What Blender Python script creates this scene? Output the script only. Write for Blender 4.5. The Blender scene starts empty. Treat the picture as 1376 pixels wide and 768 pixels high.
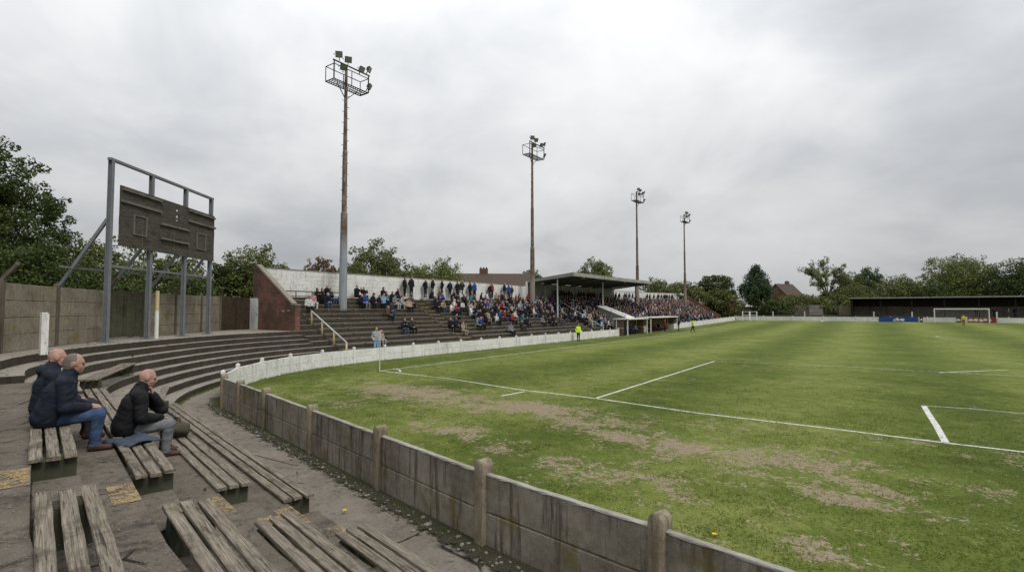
import bpy, math, random
import numpy as np
from mathutils import Vector, Matrix
SC = bpy.context.scene
COL = SC.collection
R = math.radians
rnd = random.Random(7)

# ------------------------------------------------------------------ camera frame
CAM = Vector((20.96, -18.2, 3.15))
YAW, F, W, H = R(34.55), 700.0, 1376.0, 768.0
PITCH = math.atan(32 / 700)
CR = Matrix.Rotation(YAW, 3, 'Z') @ Matrix.Rotation(math.pi / 2 + PITCH, 3, 'X')
FWD = Vector((-math.sin(YAW), math.cos(YAW), 0)); RGT = Vector((math.cos(YAW), math.sin(YAW), 0))

def ray(x, y):
    return CR @ Vector(((x - W / 2) / F, (H / 2 - y) / F, -1))
def onz(x, y, z=0.0):                       # point of the place seen at a photo position, at height z
    d = ray(x, y); return CAM + d * ((z - CAM.z) / d.z)
def ond(x, y, dep):                         # ... at a distance
    d = ray(x, y); return CAM + d * (dep / d.dot(FWD))
def onx(x, gx):                             # (s) where the sight line of column x crosses the plane X = gx
    d = ray(x, 416); return CAM.y + d.y * ((gx - CAM.x) / d.x)
def proj(p):
    q = CR.transposed() @ (Vector(p) - CAM); return (W / 2 + F * q.x / -q.z, H / 2 - F * q.y / -q.z)
def zt(s):                                  # the pitch climbs gently towards its far end
    t = max(0.0, min(s, 116) - 40) / 64.0
    return 0.8 * t ** 1.3

cam = bpy.data.cameras.new('camera'); co = bpy.data.objects.new('camera', cam); COL.objects.link(co)
co.matrix_world = Matrix.Translation(CAM) @ CR.to_4x4()
cam.sensor_width = 36; cam.lens = 36 * F / W; cam.clip_end = 3000; cam.clip_start = 0.05
SC.camera = co

# ------------------------------------------------------------------ materials
class NT:
    def __init__(s, name):
        s.m = bpy.data.materials.new(name); s.m.use_nodes = True
        s.t = s.m.node_tree; s.t.nodes.clear()
        s.out = s.t.nodes.new('ShaderNodeOutputMaterial')
    def n(s, typ, **kw):
        nd = s.t.nodes.new('ShaderNode' + typ)
        for k, v in kw.items(): setattr(nd, k, v)
        return nd
    def put(s, sock, v):
        if isinstance(v, bpy.types.NodeSocket): s.t.links.new(v, sock)
        elif v is not None:
            if isinstance(v, (tuple, list)) and len(v) == 3 and sock.type == 'RGBA': v = (*v, 1)
            sock.default_value = v
    def math(s, op, a, b=None, c=None, clamp=False):
        nd = s.n('Math', operation=op, use_clamp=clamp); s.put(nd.inputs[0], a)
        if b is not None: s.put(nd.inputs[1], b)
        if c is not None: s.put(nd.inputs[2], c)
        return nd.outputs[0]
    def vec(s, kind='Object', scale=None, rot=None, rand=False):
        if kind == 'Position': v = s.n('NewGeometry').outputs['Position']
        else: v = s.n('TexCoord').outputs[kind]
        if rand:
            oi = s.n('ObjectInfo'); c = s.n('CombineXYZ'); m = s.math('MULTIPLY', oi.outputs['Random'], 37.0)
            for i in range(3): s.put(c.inputs[i], m)
            a = s.n('VectorMath', operation='ADD'); s.put(a.inputs[0], v); s.put(a.inputs[1], c.outputs[0]); v = a.outputs[0]
        if scale or rot:
            mp = s.n('Mapping'); s.put(mp.inputs['Vector'], v)
            if scale: mp.inputs['Scale'].default_value = scale
            if rot: mp.inputs['Rotation'].default_value = rot
            v = mp.outputs[0]
        return v
    def noise(s, v, scale, detail=4, rough=.6, dist=0.0):
        nd = s.n('TexNoise'); s.put(nd.inputs['Vector'], v)
        nd.inputs['Scale'].default_value = scale; nd.inputs['Detail'].default_value = detail
        nd.inputs['Roughness'].default_value = rough; nd.inputs['Distortion'].default_value = dist
        return nd.outputs['Fac']
    def ramp(s, f, stops, interp='LINEAR'):
        nd = s.n('ValToRGB'); s.put(nd.inputs[0], f); cr = nd.color_ramp; cr.interpolation = interp
        while len(cr.elements) < len(stops): cr.elements.new(.5)
        for e, (p, c) in zip(cr.elements, stops):
            e.position = p; e.color = (c, c, c, 1) if isinstance(c, (int, float)) else (*c, 1)
        return nd.outputs[0]
    def step(s, f, a, b):
        nd = s.n('MapRange', interpolation_type='SMOOTHSTEP'); s.put(nd.inputs[0], f)
        nd.inputs[1].default_value = a; nd.inputs[2].default_value = b
        return nd.outputs[0]
    def mix(s, f, a, b, mode='MIX'):
        nd = s.n('Mix', data_type='RGBA', blend_type=mode); s.put(nd.inputs[0], f); s.put(nd.inputs[6], a); s.put(nd.inputs[7], b)
        return nd.outputs[2]
    def bsdf(s, col, rough=.85, bump=None, strength=.3, dist=.02, metal=0.0, spec=.3):
        b = s.n('BsdfPrincipled'); s.put(b.inputs['Base Color'], col); s.put(b.inputs['Roughness'], rough)
        b.inputs['Metallic'].default_value = metal; b.inputs['Specular IOR Level'].default_value = spec
        if bump is not None:
            bp = s.n('Bump'); s.put(bp.inputs['Height'], bump); bp.inputs['Strength'].default_value = strength
            bp.inputs['Distance'].default_value = dist; s.put(b.inputs['Normal'], bp.outputs[0])
        s.put(s.out.inputs[0], b.outputs[0]); s.b = b
        return s.m
    def xyz(s, v):
        nd = s.n('SeparateXYZ'); s.put(nd.inputs[0], v); return nd.outputs

def m_plain(name, c, rough=.7, var=.25, scale=6, metal=0, spec=.3, bump=.15):
    k = NT(name); v = k.vec('Object', rand=True)
    f = k.noise(v, scale, 5, .65); g = k.noise(v, scale * 9, 3)
    f = k.math('ADD', k.math('MULTIPLY', f, .7), k.math('MULTIPLY', g, .3))
    lo = tuple(x * (1 - var) for x in c); hi = tuple(min(1, x * (1 + var)) for x in c)
    return k.bsdf(k.ramp(f, [(.3, lo), (.7, hi)]), rough, g, bump, .01, metal, spec)

def m_concrete(name, lo, hi, moss=(.09, .085, .03), moss_amt=.5, streak=.55, kind='Position', fine=60, low=0.0):
    k = NT(name); v = k.vec(kind)
    a = k.noise(v, .9, 6, .65, .4); b = k.noise(v, fine, 3, .7)
    e_ = k.noise(v, 8, 5, .7); c = k.ramp(k.math('ADD', k.math('MULTIPLY', a, .45), k.math('ADD', k.math('MULTIPLY', b, .25), k.math('MULTIPLY', e_, .3))), [(.36, lo), (.64, hi)])
    st = k.noise(k.vec(kind, (6, 6, .5)), 1.3, 7, .72)
    c = k.mix(k.math('MULTIPLY', k.step(st, .49, .64), streak), c, tuple(x * .35 for x in lo))
    ms = k.noise(v, 1.7, 6, .7)
    c = k.mix(k.math('MULTIPLY', k.step(ms, .53, .68), moss_amt), c, moss)
    lich = k.noise(v, 24, 4, .7)
    c = k.mix(k.math('MULTIPLY', k.step(lich, .66, .72), .5), c, tuple(min(.6, x * 1.9) for x in hi))
    pit = k.noise(v, fine * 2, 3, .6)
    c = k.mix(k.step(pit, .6, .75), c, tuple(x * .5 for x in lo))
    return k.bsdf(c, .93, k.math('ADD', b, k.math('MULTIPLY', a, 2)), .5, .015, spec=.15)

def m_white_wall(name, dirt=.5, course=.0):
    k = NT(name); v = k.vec('Position')
    a = k.noise(v, 1.1, 6, .65); b = k.noise(v, 9, 6, .7)
    c = k.ramp(a, [(.3, (.60, .59, .55)), (.7, (.80, .79, .76))])
    st = k.noise(k.vec('Position', (3.2, 3.2, .5)), 1.3, 5, .65)
    c = k.mix(k.math('MULTIPLY', k.step(st, .5, .72), dirt), c, (.22, .20, .16))
    c = k.mix(k.math('MULTIPLY', k.step(b, .585, .64), .8), c, (.16, .14, .12))
    if course:
        z = k.xyz(k.vec('Position'))[2]
        fr = k.math('FRACT', k.math('DIVIDE', z, course))
        ln = k.math('MULTIPLY', k.step(k.math('ABSOLUTE', k.math('SUBTRACT', fr, .5)), .44, .49), k.step(k.noise(v, 1.7, 4), .42, .62))
        c = k.mix(k.math('MULTIPLY', ln, .75), c, (.14, .13, .12))
    return k.bsdf(c, .85, b, .3, .01, spec=.2)

def m_wood(name, lo, hi, lich=.3):
    k = NT(name); v = k.vec('Object', (1.1, 22, 22), rand=True); v2 = k.vec('Object', rand=True)
    a = k.noise(v, 1.5, 7, .7, .8); b = k.noise(v2, 2.2, 5, .7); g = k.noise(k.vec('Object', (2.5, 90, 90), rand=True), 1.5, 4, .7)
    f = k.math('ADD', k.math('MULTIPLY', a, .6), k.math('MULTIPLY', g, .4))
    c = k.ramp(f, [(.36, lo), (.5, tuple((x + y) / 2 for x, y in zip(lo, hi))), (.64, hi)])
    c = k.mix(k.math('MULTIPLY', k.step(b, .5, .68), .6), c, tuple(x * .6 for x in lo))
    ck = k.noise(k.vec('Object', (.9, 34, 34), rand=True), 1.7, 6, .7, .5); c = k.mix(k.math('MULTIPLY', k.step(ck, .57, .62), .85), c, tuple(x * .3 for x in lo))
    l = k.noise(v2, 34, 4, .7)
    c = k.mix(k.math('MULTIPLY', k.step(l, .6, .68), lich), c, (.30, .31, .22))
    c = k.mix(k.math('MULTIPLY', k.step(k.noise(v2, 3.1, 4, .6), .58, .72), .55), c, (.075, .08, .03))
    return k.bsdf(c, .85, f, .55, .012, spec=.2)

def m_brick(name):
    k = NT(name); v = k.vec('Position'); x = k.xyz(v); cb = k.n('CombineXYZ')
    k.put(cb.inputs[0], k.math('ADD', x[0], x[1])); k.put(cb.inputs[1], x[2])
    br = k.n('TexBrick'); k.put(br.inputs['Vector'], cb.outputs[0])
    br.inputs['Scale'].default_value = 1; br.inputs['Brick Width'].default_value = .235; br.inputs['Row Height'].default_value = .085
    br.inputs['Mortar Size'].default_value = .009; br.inputs['Mortar Smooth'].default_value = .2; br.inputs['Bias'].default_value = -.2
    br.inputs['Color1'].default_value = (.235, .085, .055, 1); br.inputs['Color2'].default_value = (.115, .05, .038, 1); br.inputs['Mortar'].default_value = (.19, .165, .14, 1)
    a = k.noise(v, .8, 5, .65); b = k.noise(v, 14, 4, .7)
    c = k.mix(k.math('MULTIPLY', k.step(a, .42, .62), .8), br.outputs[0], (.07, .052, .038))
    c = k.mix(k.math('MULTIPLY', k.step(b, .55, .7), .35), c, (.26, .21, .17))
    return k.bsdf(c, .9, k.math('ADD', br.outputs['Fac'], b), -.4, .01, spec=.2)

def m_rust(name, low=(.34, .37, .40), z0=6.5):
    k = NT(name); v = k.vec('Position'); z = k.xyz(k.vec('Object'))[2]
    a = k.noise(v, 2.0, 6, .7); st = k.noise(k.vec('Position', (7, 7, .5)), 1.6, 5, .7)
    rust = k.ramp(a, [(.3, (.080, .056, .043)), (.5, (.150, .100, .074)), (.7, (.27, .21, .165))])
    pale = k.ramp(st, [(.3, tuple(x * .6 for x in low)), (.7, low)])
    h = k.math('ADD', z, k.math('MULTIPLY', k.math('SUBTRACT', a, .5), 3.0))
    lowmask = k.math('SUBTRACT', 1.0, k.step(h, z0 - 2.3, z0 - 1.0))
    pat = k.math('MAXIMUM', lowmask, k.step(st, .56, .64))
    return k.bsdf(k.mix(k.math('MULTIPLY', pat, .92), rust, pale), .8, a, .3, .01, spec=.25)

def m_metal(name, c, rust=.5):
    k = NT(name); v = k.vec('Position'); a = k.noise(v, 3.0, 6, .7); st = k.noise(k.vec('Position', (9, 9, .6)), 1.7, 5, .7)
    col = k.ramp(a, [(.3, tuple(x * .7 for x in c)), (.7, c)])
    col = k.mix(k.math('MULTIPLY', k.step(st, .53, .66), rust), col, (.15, .075, .045))
    return k.bsdf(col, .65, a, .2, .01, spec=.35)

def m_floor(name, lo, hi, dirt=.8):
    k = NT(name); v = k.vec('Position')
    a = k.noise(v, .8, 7, .7, .6); b = k.noise(v, 55, 3, .75); d = k.noise(v, 5, 6, .7, .5)
    f = k.math('ADD', k.math('MULTIPLY', a, .55), k.math('ADD', k.math('MULTIPLY', b, .25), k.math('MULTIPLY', d, .2)))
    c = k.ramp(f, [(.3, lo), (.5, tuple((x + y) / 2 for x, y in zip(lo, hi))), (.7, hi)])
    dk = k.noise(v, 1.9, 7, .75, 1.0)
    c = k.mix(k.math('MULTIPLY', k.step(dk, .49, .68), dirt), c, tuple(x * .28 for x in lo))
    bl = k.noise(v, 8, 7, .8, .4); c = k.mix(k.math('MULTIPLY', k.step(bl, .53, .63), .75 * dirt), c, tuple(x * .4 for x in lo))
    gr = k.noise(v, 130, 3, .8); c = k.mix(.75, c, k.ramp(gr, [(.32, .35), (.5, .95), (.68, 1.0)]), 'MULTIPLY')
    ms = k.noise(v, 2.6, 7, .75)
    c = k.mix(k.math('MULTIPLY', k.step(ms, .56, .68), .7 * dirt), c, (.055, .055, .02))
    vo = k.n('TexVoronoi', feature='DISTANCE_TO_EDGE'); k.put(vo.inputs['Vector'], k.mix(.12, v, k.n('TexNoise').outputs['Color']))
    vo.inputs['Scale'].default_value = .55
    cr = k.math('MULTIPLY', k.math('SUBTRACT', 1.0, k.step(vo.outputs['Distance'], .003, .011)), k.step(k.noise(v, .9, 4), .50, .58))
    c = k.mix(cr, c, (.018, .016, .012))
    sp = k.noise(v, 75, 2, .5)
    c = k.mix(k.math('MULTIPLY', k.step(sp, .64, .70), .75), c, (.36, .335, .30))
    hgt = k.math('ADD', k.math('ADD', k.math('MULTIPLY', b, .5), k.math('MULTIPLY', d, 1.2)), k.math('MULTIPLY', cr, -1.5))
    return k.bsdf(c, k.ramp(dk, [(.4, .95), (.65, .7)]), hgt, .75, .02, spec=.2)

def grass_color(k, v):
    a = k.noise(v, .32, 5, .6); b = k.noise(v, 2.3, 6, .7, .6); d = k.noise(v, 16, 4, .7)
    x = k.xyz(v)
    band = k.math('SINE', k.math('MULTIPLY', x[0], math.pi / 4.2))
    f = k.math('ADD', k.math('MULTIPLY', a, .35), k.math('ADD', k.math('MULTIPLY', b, .4), k.math('MULTIPLY', d, .25)))
    f = k.math('ADD', f, k.math('MULTIPLY', band, .062))
    return k.ramp(f, [(.36, (.064, .090, .016)), (.5, (.122, .154, .031)), (.63, (.21, .232, .064))]), b, d

def m_grass():
    k = NT('pitch_grass'); v = k.vec('Position'); c, b, d = grass_color(k, v)
    at = k.n('Attribute', attribute_name='wear').outputs['Fac']
    n1 = k.noise(v, 1.25, 7, .72, .4); n2 = k.noise(v, 7.5, 5, .75)
    mk = k.math('ADD', at, k.math('ADD', k.math('MULTIPLY', k.math('SUBTRACT', n1, .5), 3.6), k.math('MULTIPLY', k.math('SUBTRACT', n2, .5), 2.9)))
    mk = k.step(mk, .46, .72)
    soil = k.ramp(k.math('ADD', k.math('MULTIPLY', k.noise(v, 30, 5, .75), .5), k.math('MULTIPLY', n2, .5)), [(.33, (.15, .11, .07)), (.5, (.28, .22, .15)), (.68, (.42, .345, .25))])
    c = k.mix(k.math('MULTIPLY', mk, .93), c, soil)
    return k.bsdf(c, .95, k.math('ADD', b, k.math('MULTIPLY', d, .8)), .8, .06, spec=.1)

def m_blade():
    k = NT('grass_blade'); v = k.vec('Position'); c, b, d = grass_color(k, v)
    rp = k.n('NewGeometry').outputs['Random Per Island']
    c = k.mix(.5, c, k.ramp(rp, [(0, (.13, .17, .03)), (.55, (.20, .245, .055)), (.9, (.29, .31, .09)), (1, (.38, .33, .18))]))
    m = k.bsdf(c, .75, spec=.1); t = k.n('BsdfTranslucent'); k.put(t.inputs[0], c); ms = k.n('MixShader'); ms.inputs[0].default_value = .5
    k.put(ms.inputs[1], k.b.outputs[0]); k.put(ms.inputs[2], t.outputs[0]); k.put(k.out.inputs[0], ms.outputs[0]); return m

def m_line():
    k = NT('chalk_line'); v = k.vec('Position')
    n = k.noise(v, 5.5, 5, .75); n2 = k.noise(v, 33, 3, .7); w = k.n('Attribute', attribute_name='fade').outputs['Fac']
    f = k.step(k.math('ADD', k.math('SUBTRACT', w, .5), k.math('ADD', k.math('MULTIPLY', n, .6), k.math('MULTIPLY', n2, .4))), .42, .66)
    b = k.n('BsdfPrincipled'); b.inputs['Base Color'].default_value = (.66, .66, .62, 1); b.inputs['Roughness'].default_value = .95
    t = k.n('BsdfTransparent'); ms = k.n('MixShader'); k.put(ms.inputs[0], f); k.put(ms.inputs[1], t.outputs[0]); k.put(ms.inputs[2], b.outputs[0])
    k.put(k.out.inputs[0], ms.outputs[0]); return k.m

def m_yellow():
    k = NT('worn_yellow_paint'); v = k.vec('Position')
    n = k.noise(v, 6, 7, .75); n2 = k.noise(v, 60, 3, .7)
    f = k.math('MULTIPLY', k.step(k.math('ADD', k.math('MULTIPLY', n, .6), k.math('MULTIPLY', n2, .4)), .44, .57), .82)
    b = k.n('BsdfPrincipled'); k.put(b.inputs['Base Color'], k.ramp(n2, [(.3, (.26, .17, .065)), (.7, (.46, .335, .16))])); b.inputs['Roughness'].default_value = .9
    t = k.n('BsdfTransparent'); ms = k.n('MixShader'); k.put(ms.inputs[0], f); k.put(ms.inputs[1], t.outputs[0]); k.put(ms.inputs[2], b.outputs[0])
    k.put(k.out.inputs[0], ms.outputs[0]); return k.m

def m_leaf(name, lo, mid, hi):
    k = NT(name); v = k.vec('Position'); rp = k.n('NewGeometry').outputs['Random Per Island']
    a = k.noise(v, .55, 3); f = k.math('ADD', k.math('MULTIPLY', rp, .55), k.math('MULTIPLY', a, .45))
    c = k.ramp(f, [(.15, lo), (.5, mid), (.85, hi)])
    b = k.n('BsdfPrincipled'); k.put(b.inputs['Base Color'], c); b.inputs['Roughness'].default_value = .6; b.inputs['Specular IOR Level'].default_value = .25
    t = k.n('BsdfTranslucent'); k.put(t.inputs[0], c); ms = k.n('MixShader'); ms.inputs[0].default_value = .32
    k.put(ms.inputs[1], b.outputs[0]); k.put(ms.inputs[2], t.outputs[0]); k.put(k.out.inputs[0], ms.outputs[0]); return k.m

M = {}
M['grass'] = m_grass(); M['blade'] = m_blade(); M['line'] = m_line(); M['yellow'] = m_yellow()
M['land'] = m_plain('rough_land', (.05, .065, .02), .95, .4, .4)
M['wallconc'] = m_concrete('stained_wall_concrete', (.125, .107, .078), (.41, .362, .29), moss=(.17, .135, .035), moss_amt=.7, streak=.7)
M['postconc'] = m_concrete('mossy_post_concrete', (.13, .105, .065), (.40, .34, .25), moss=(.14, .115, .035), moss_amt=.55, fine=45)
M['coping'] = m_concrete('pale_coping', (.22, .20, .17), (.46, .43, .38), moss_amt=.2, streak=.1)
M['fence'] = m_concrete('fence_concrete', (.115, .098, .072), (.33, .29, .22), moss=(.16, .13, .035), moss_amt=.8, streak=.28)
M['fencepost'] = m_concrete('fence_post_concrete', (.075, .062, .048), (.15, .13, .10), moss_amt=.3)
M['block'] = m_concrete('mossy_block', (.045, .045, .03), (.10, .10, .07), moss=(.055, .065, .02), moss_amt=.7)
M['step'] = m_floor('terrace_concrete', (.072, .059, .046), (.235, .198, .155), .9)
M['ctread'] = m_floor('worn_tread', (.17, .15, .122), (.40, .36, .30), .35)
M['tread'] = m_concrete('step_edge', (.17, .15, .122), (.35, .315, .265), moss_amt=.35, streak=.1)
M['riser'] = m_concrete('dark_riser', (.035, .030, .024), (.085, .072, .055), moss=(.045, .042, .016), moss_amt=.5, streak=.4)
M['slab'] = m_floor('path_slab', (.13, .11, .086), (.32, .278, .228), .5)
M['white'] = m_white_wall('flaking_white_paint', .45)
M['whitecourse'] = m_white_wall('whitewashed_blockwork', .5, .31)
M['whiteclean'] = m_plain('white_paint', (.68, .67, .64), .6, .12, 3)
M['wood'] = m_wood('weathered_plank', (.054, .042, .030), (.33, .285, .22))
M['seatwood'] = m_wood('terrace_seat_plank', (.10, .085, .065), (.27, .235, .185))
M['darkwood'] = m_wood('black_board', (.026, .023, .019), (.125, .110, .088), .12)
M['trimwood'] = m_wood('board_trim', (.085, .077, .065), (.21, .19, .155), .1)
M['gatewood'] = m_wood('green_gate_wood', (.035, .035, .022), (.12, .115, .07), .3)
M['brownwood'] = m_wood('brown_door', (.03, .02, .014), (.075, .05, .034), .05)
M['brick'] = m_brick('weathered_brick')
M['rust'] = m_rust('rusty_mast')
M['rust2'] = m_rust('rusty_mast_worn', (.33, .29, .24), 5.0); M['chimney'] = m_plain('sooty_brick', (.12, .07, .052), .9, .3, 4)
M['frame'] = m_metal('grey_steel', (.19, .205, .22), .6)
M['darkmetal'] = m_metal('dark_steel', (.05, .048, .046), .4)
M['cage'] = m_metal('cage_steel', (.04, .038, .036), .3)
M['yrail'] = m_metal('cream_yellow_rail', (.62, .52, .28), .25)
M['wrail'] = m_metal('white_rail', (.62, .61, .57), .25)
M['lamp'] = m_plain('lamp_housing', (.035, .036, .036), .5, .2)
M['lens'] = m_plain('lamp_glass', (.20, .23, .20), .15, .2, 8, 0, .6)
M['roofdeck'] = m_plain('roof_sheet', (.10, .10, .095), .8, .3, 1)
M['soffit'] = m_plain('roof_underside', (.10, .098, .09), .9, .3, 1)
M['fascia'] = m_concrete('grey_fascia', (.20, .195, .18), (.42, .41, .385), moss_amt=.15, streak=.5)
M['backboard'] = m_concrete('stand_back_panel', (.20, .195, .18), (.36, .35, .325), moss_amt=.1, streak=.4)
M['farboard'] = m_concrete('far_board', (.15, .135, .11), (.32, .295, .25), moss_amt=.1, streak=.3)
M['black'] = m_plain('black_steel', (.015, .015, .016), .7, .2)
M['tile'] = m_plain('roof_tile', (.085, .06, .048), .9, .35, 3)
M['brownpanel'] = m_plain('brown_panel', (.14, .09, .062), .8, .3, 4)
M['blue'] = m_plain('blue_banner', (.02, .065, .22), .7, .2, 2)
M['red'] = m_plain('red_board', (.25, .03, .04), .7, .3, 2)
M['bark'] = m_plain('bark', (.06, .048, .036), .95, .4, 5, bump=.6)
M['stone'] = m_plain('rubble_stone', (.22, .20, .175), .95, .5, 8)
M['moss'] = m_plain('moss', (.045, .055, .016), .95, .4, 20, bump=.8)
M['net'] = m_plain('net_cord', (.55, .55, .53), .9, .1)
M['leafA'] = m_leaf('dark_leaf', (.028, .042, .011), (.064, .092, .022), (.12, .155, .040))
M['leafB'] = m_leaf('olive_leaf', (.058, .068, .018), (.125, .145, .038), (.205, .22, .068))
M['leafC'] = m_leaf('fresh_leaf', (.070, .086, .022), (.155, .185, .050), (.25, .27, .09))
M['leafD'] = m_leaf('russet_leaf', (.07, .042, .02), (.15, .09, .045), (.2, .15, .07))
M['leafE'] = m_leaf('blue_green_leaf', (.028, .050, .022), (.062, .100, .044), (.115, .165, .072))

# ------------------------------------------------------------------ mesh helpers
class MB:
    def __init__(s): s.v = []; s.f = []; s.m = []
    def add(s, vs, fs, m=0):
        o = len(s.v); s.v += [tuple(p) for p in vs]; s.f += [tuple(i + o for i in f) for f in fs]; s.m += [m] * len(fs); return s
    def box(s, c, size, rot=None, m=0):
        hx, hy, hz = (d / 2 for d in size); c = Vector(c)
        vs = [Vector((x, y, z)) for x in (-hx, hx) for y in (-hy, hy) for z in (-hz, hz)]
        if rot is not None:
            if isinstance(rot, (int, float)): rot = Matrix.Rotation(rot, 3, 'Z')
            vs = [rot @ p for p in vs]
        return s.add([c + p for p in vs], [(0, 1, 3, 2), (4, 6, 7, 5), (0, 4, 5, 1), (2, 3, 7, 6), (0, 2, 6, 4), (1, 5, 7, 3)], m)
    def bar(s, a, b, w, h, m=0):
        a, b = Vector(a), Vector(b); d = b - a; L = d.length; d.normalize()
        up = Vector((0, 0, 1)) if abs(d.z) < .95 else Vector((0, 1, 0))
        y = up.cross(d).normalized(); z = d.cross(y)
        return s.box((a + b) / 2, (L, w, h), Matrix((d, y, z)).transposed(), m)
    def tube(s, a, b, r0, r1=None, n=10, m=0):
        a, b = Vector(a), Vector(b); r1 = r0 if r1 is None else r1; d = (b - a).normalized()
        up = Vector((0, 0, 1)) if abs(d.z) < .95 else Vector((1, 0, 0)); x = up.cross(d).normalized(); y = d.cross(x)
        vs = []
        for p, r in ((a, r0), (b, r1)):
            vs += [p + (x * math.cos(t) + y * math.sin(t)) * r for t in (2 * math.pi * i / n for i in range(n))]
        fs = [(i, (i + 1) % n, n + (i + 1) % n, n + i) for i in range(n)] + [tuple(reversed(range(n))), tuple(range(n, 2 * n))]
        return s.add(vs, fs, m)
    def prism(s, poly, ext, m=0):               # 3-D polygon pushed along ext
        p = [Vector(q) for q in poly]; e = Vector(ext); n = len(p)
        return s.add(p + [q + e for q in p], [tuple(reversed(range(n))), tuple(range(n, 2 * n))] + [(i, (i + 1) % n, n + (i + 1) % n, n + i) for i in range(n)], m)
    def plank(s, L, w, t, seed=0, seg=.35, amp=.004, bev=.008, m=0, chip=0.0, c=(0, 0, 0), warp=0.0, taper=0):
        r = random.Random(seed); n = max(2, int(L / seg)); b = bev; hw, ht = w / 2, t / 2
        prof = [(-hw + b, -ht), (hw - b, -ht), (hw, -ht + b), (hw, ht - b), (hw - b, ht), (-hw + b, ht), (-hw, ht - b), (-hw, -ht + b)]
        vs, ph = [], r.random() * 6
        for i in range(n + 1):
            x = -L / 2 + L * i / n; dz = warp * math.sin(ph + 3 * i / n); ch = chip * max(0, r.random() - .55)
            for j, (y, z) in enumerate(prof):
                e = 1
                vs.append((c[0] + x + (r.uniform(-amp, amp) * 2 if i in (0, n) else r.uniform(-.02, .02)), c[1] + y * e + r.uniform(-amp, amp) - (ch if j in (3, 4, 2) else 0), c[2] + z + r.uniform(-amp, amp) * .6 + dz))
        fs = [(i * 8 + j, i * 8 + (j + 1) % 8, i * 8 + 8 + (j + 1) % 8, i * 8 + 8 + j) for i in range(n) for j in range(8)]
        fs = [tuple(reversed(f)) for f in fs] + [tuple(range(8)), tuple(reversed(range(n * 8, n * 8 + 8)))]
        return s.add(vs, fs, m)
    def xf(s, mat):
        s.v = [tuple(mat @ Vector(p)) for p in s.v]; return s
    def build(s, name, mats, parent=None, org=None, smooth=False, bevel=0):
        vs = s.v
        if org is not None: vs = [(p[0] - org[0], p[1] - org[1], p[2] - org[2]) for p in vs]
        me = bpy.data.meshes.new(name); me.from_pydata(vs, [], s.f)
        mats = mats if isinstance(mats, (list, tuple)) else [mats]
        for q in mats: me.materials.append(q)
        if len(mats) > 1: me.polygons.foreach_set('material_index', s.m)
        if smooth: me.polygons.foreach_set('use_smooth', [True] * len(me.polygons))
        me.validate(); me.update()
        o = bpy.data.objects.new(name, me); COL.objects.link(o)
        if parent is not None: o.parent = parent
        elif org is not None: o.location = org
        if bevel:
            bm = o.modifiers.new('edge', 'BEVEL'); bm.width = bevel; bm.segments = 2; bm.limit_method = 'ANGLE'
        return o

def npmesh(name, V, Q, mats, mi=None, parent=None, smooth=False):
    V = np.asarray(V, np.float32); Q = np.asarray(Q, np.int32); k = Q.shape[1]
    me = bpy.data.meshes.new(name); me.vertices.add(len(V)); me.vertices.foreach_set('co', V.ravel())
    me.loops.add(Q.size); me.loops.foreach_set('vertex_index', Q.ravel())
    me.polygons.add(len(Q)); me.polygons.foreach_set('loop_start', np.arange(0, Q.size, k, dtype=np.int32))
    try: me.polygons.foreach_set('loop_total', np.full(len(Q), k, np.int32))
    except Exception: pass
    for m in (mats if isinstance(mats, (list, tuple)) else [mats]): me.materials.append(m)
    if mi is not None: me.polygons.foreach_set('material_index', np.asarray(mi, np.int32))
    if smooth: me.polygons.foreach_set('use_smooth', np.ones(len(Q), bool))
    me.update(calc_edges=True)
    o = bpy.data.objects.new(name, me); COL.objects.link(o)
    if parent is not None: o.parent = parent
    return o

def tag(o, label=None, cat=None, group=None, kind=None):
    if label: o['label'] = label
    if cat: o['category'] = cat
    if group: o['group'] = group
    if kind: o['kind'] = kind
    return o
def thing(name, label, cat, loc=(0, 0, 0), rz=0, group=None):
    o = bpy.data.objects.new(name, None); COL.objects.link(o); o.empty_display_size = .2
    o.location = loc; o.rotation_euler = (0, 0, rz); return tag(o, label, cat, group)
KIDS = {}
def copy_thing(root, loc, rz=0, label=None, group=None):
    c = root.copy(); COL.objects.link(c); c.location = loc; c.rotation_euler = (0, 0, rz)
    if label: c['label'] = label
    if group: c['group'] = group
    def kids(a, b):
        for ch in [o for o in root_children(a)]:
            d = ch.copy(); COL.objects.link(d); d.parent = b; kids(ch, d)
    kids(root, c); return c
def root_children(a): return list(a.children)
# ------------------------------------------------------------------ layout of the ground
P0 = Vector((16.62, -12.56, 0)); U = Vector((.974, -.227, 0)).normalized(); Vd = Vector((-.227, -.974, 0)).normalized()
def uv(u, v, z=0.0): return P0 + U * u + Vd * v + Vector((0, 0, z))
ctrl = [uv(9, -.35), uv(4, -.19), uv(2.58, -.17), uv(1.2, -.06), uv(0, 0), uv(-4, 0), uv(-8, 0), uv(-11, 0), uv(-13, .03), Vector((1.35, -8.35, 0)), Vector((-1.25, -5.95, 0)), Vector((-3.25, -2.4, 0)), Vector((-4.15, 2, 0)), Vector((-4.2, 6, 0)), Vector((-4.2, 12, 0))]
ctrl = [ctrl[0] + U * 3] + ctrl + [Vector((-4.2, 18, 0))]
path = []
for i in range(1, len(ctrl) - 2):
    a, b, c, d = ctrl[i - 1:i + 3]; n = max(2, int((c - b).length / .3))
    for j in range(n):
        t = j / n
        path.append(.5 * ((2 * b) + (c - a) * t + (2 * a - 5 * b + 4 * c - d) * t * t + (3 * b - a - 3 * c + d) * t ** 3))
path += [Vector((-4.2, y, 0)) for y in [12 + 1.0 * i for i in range(96)]]
LEN = [0.0]
for a, b in zip(path, path[1:]): LEN.append(LEN[-1] + (b - a).length)
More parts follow.
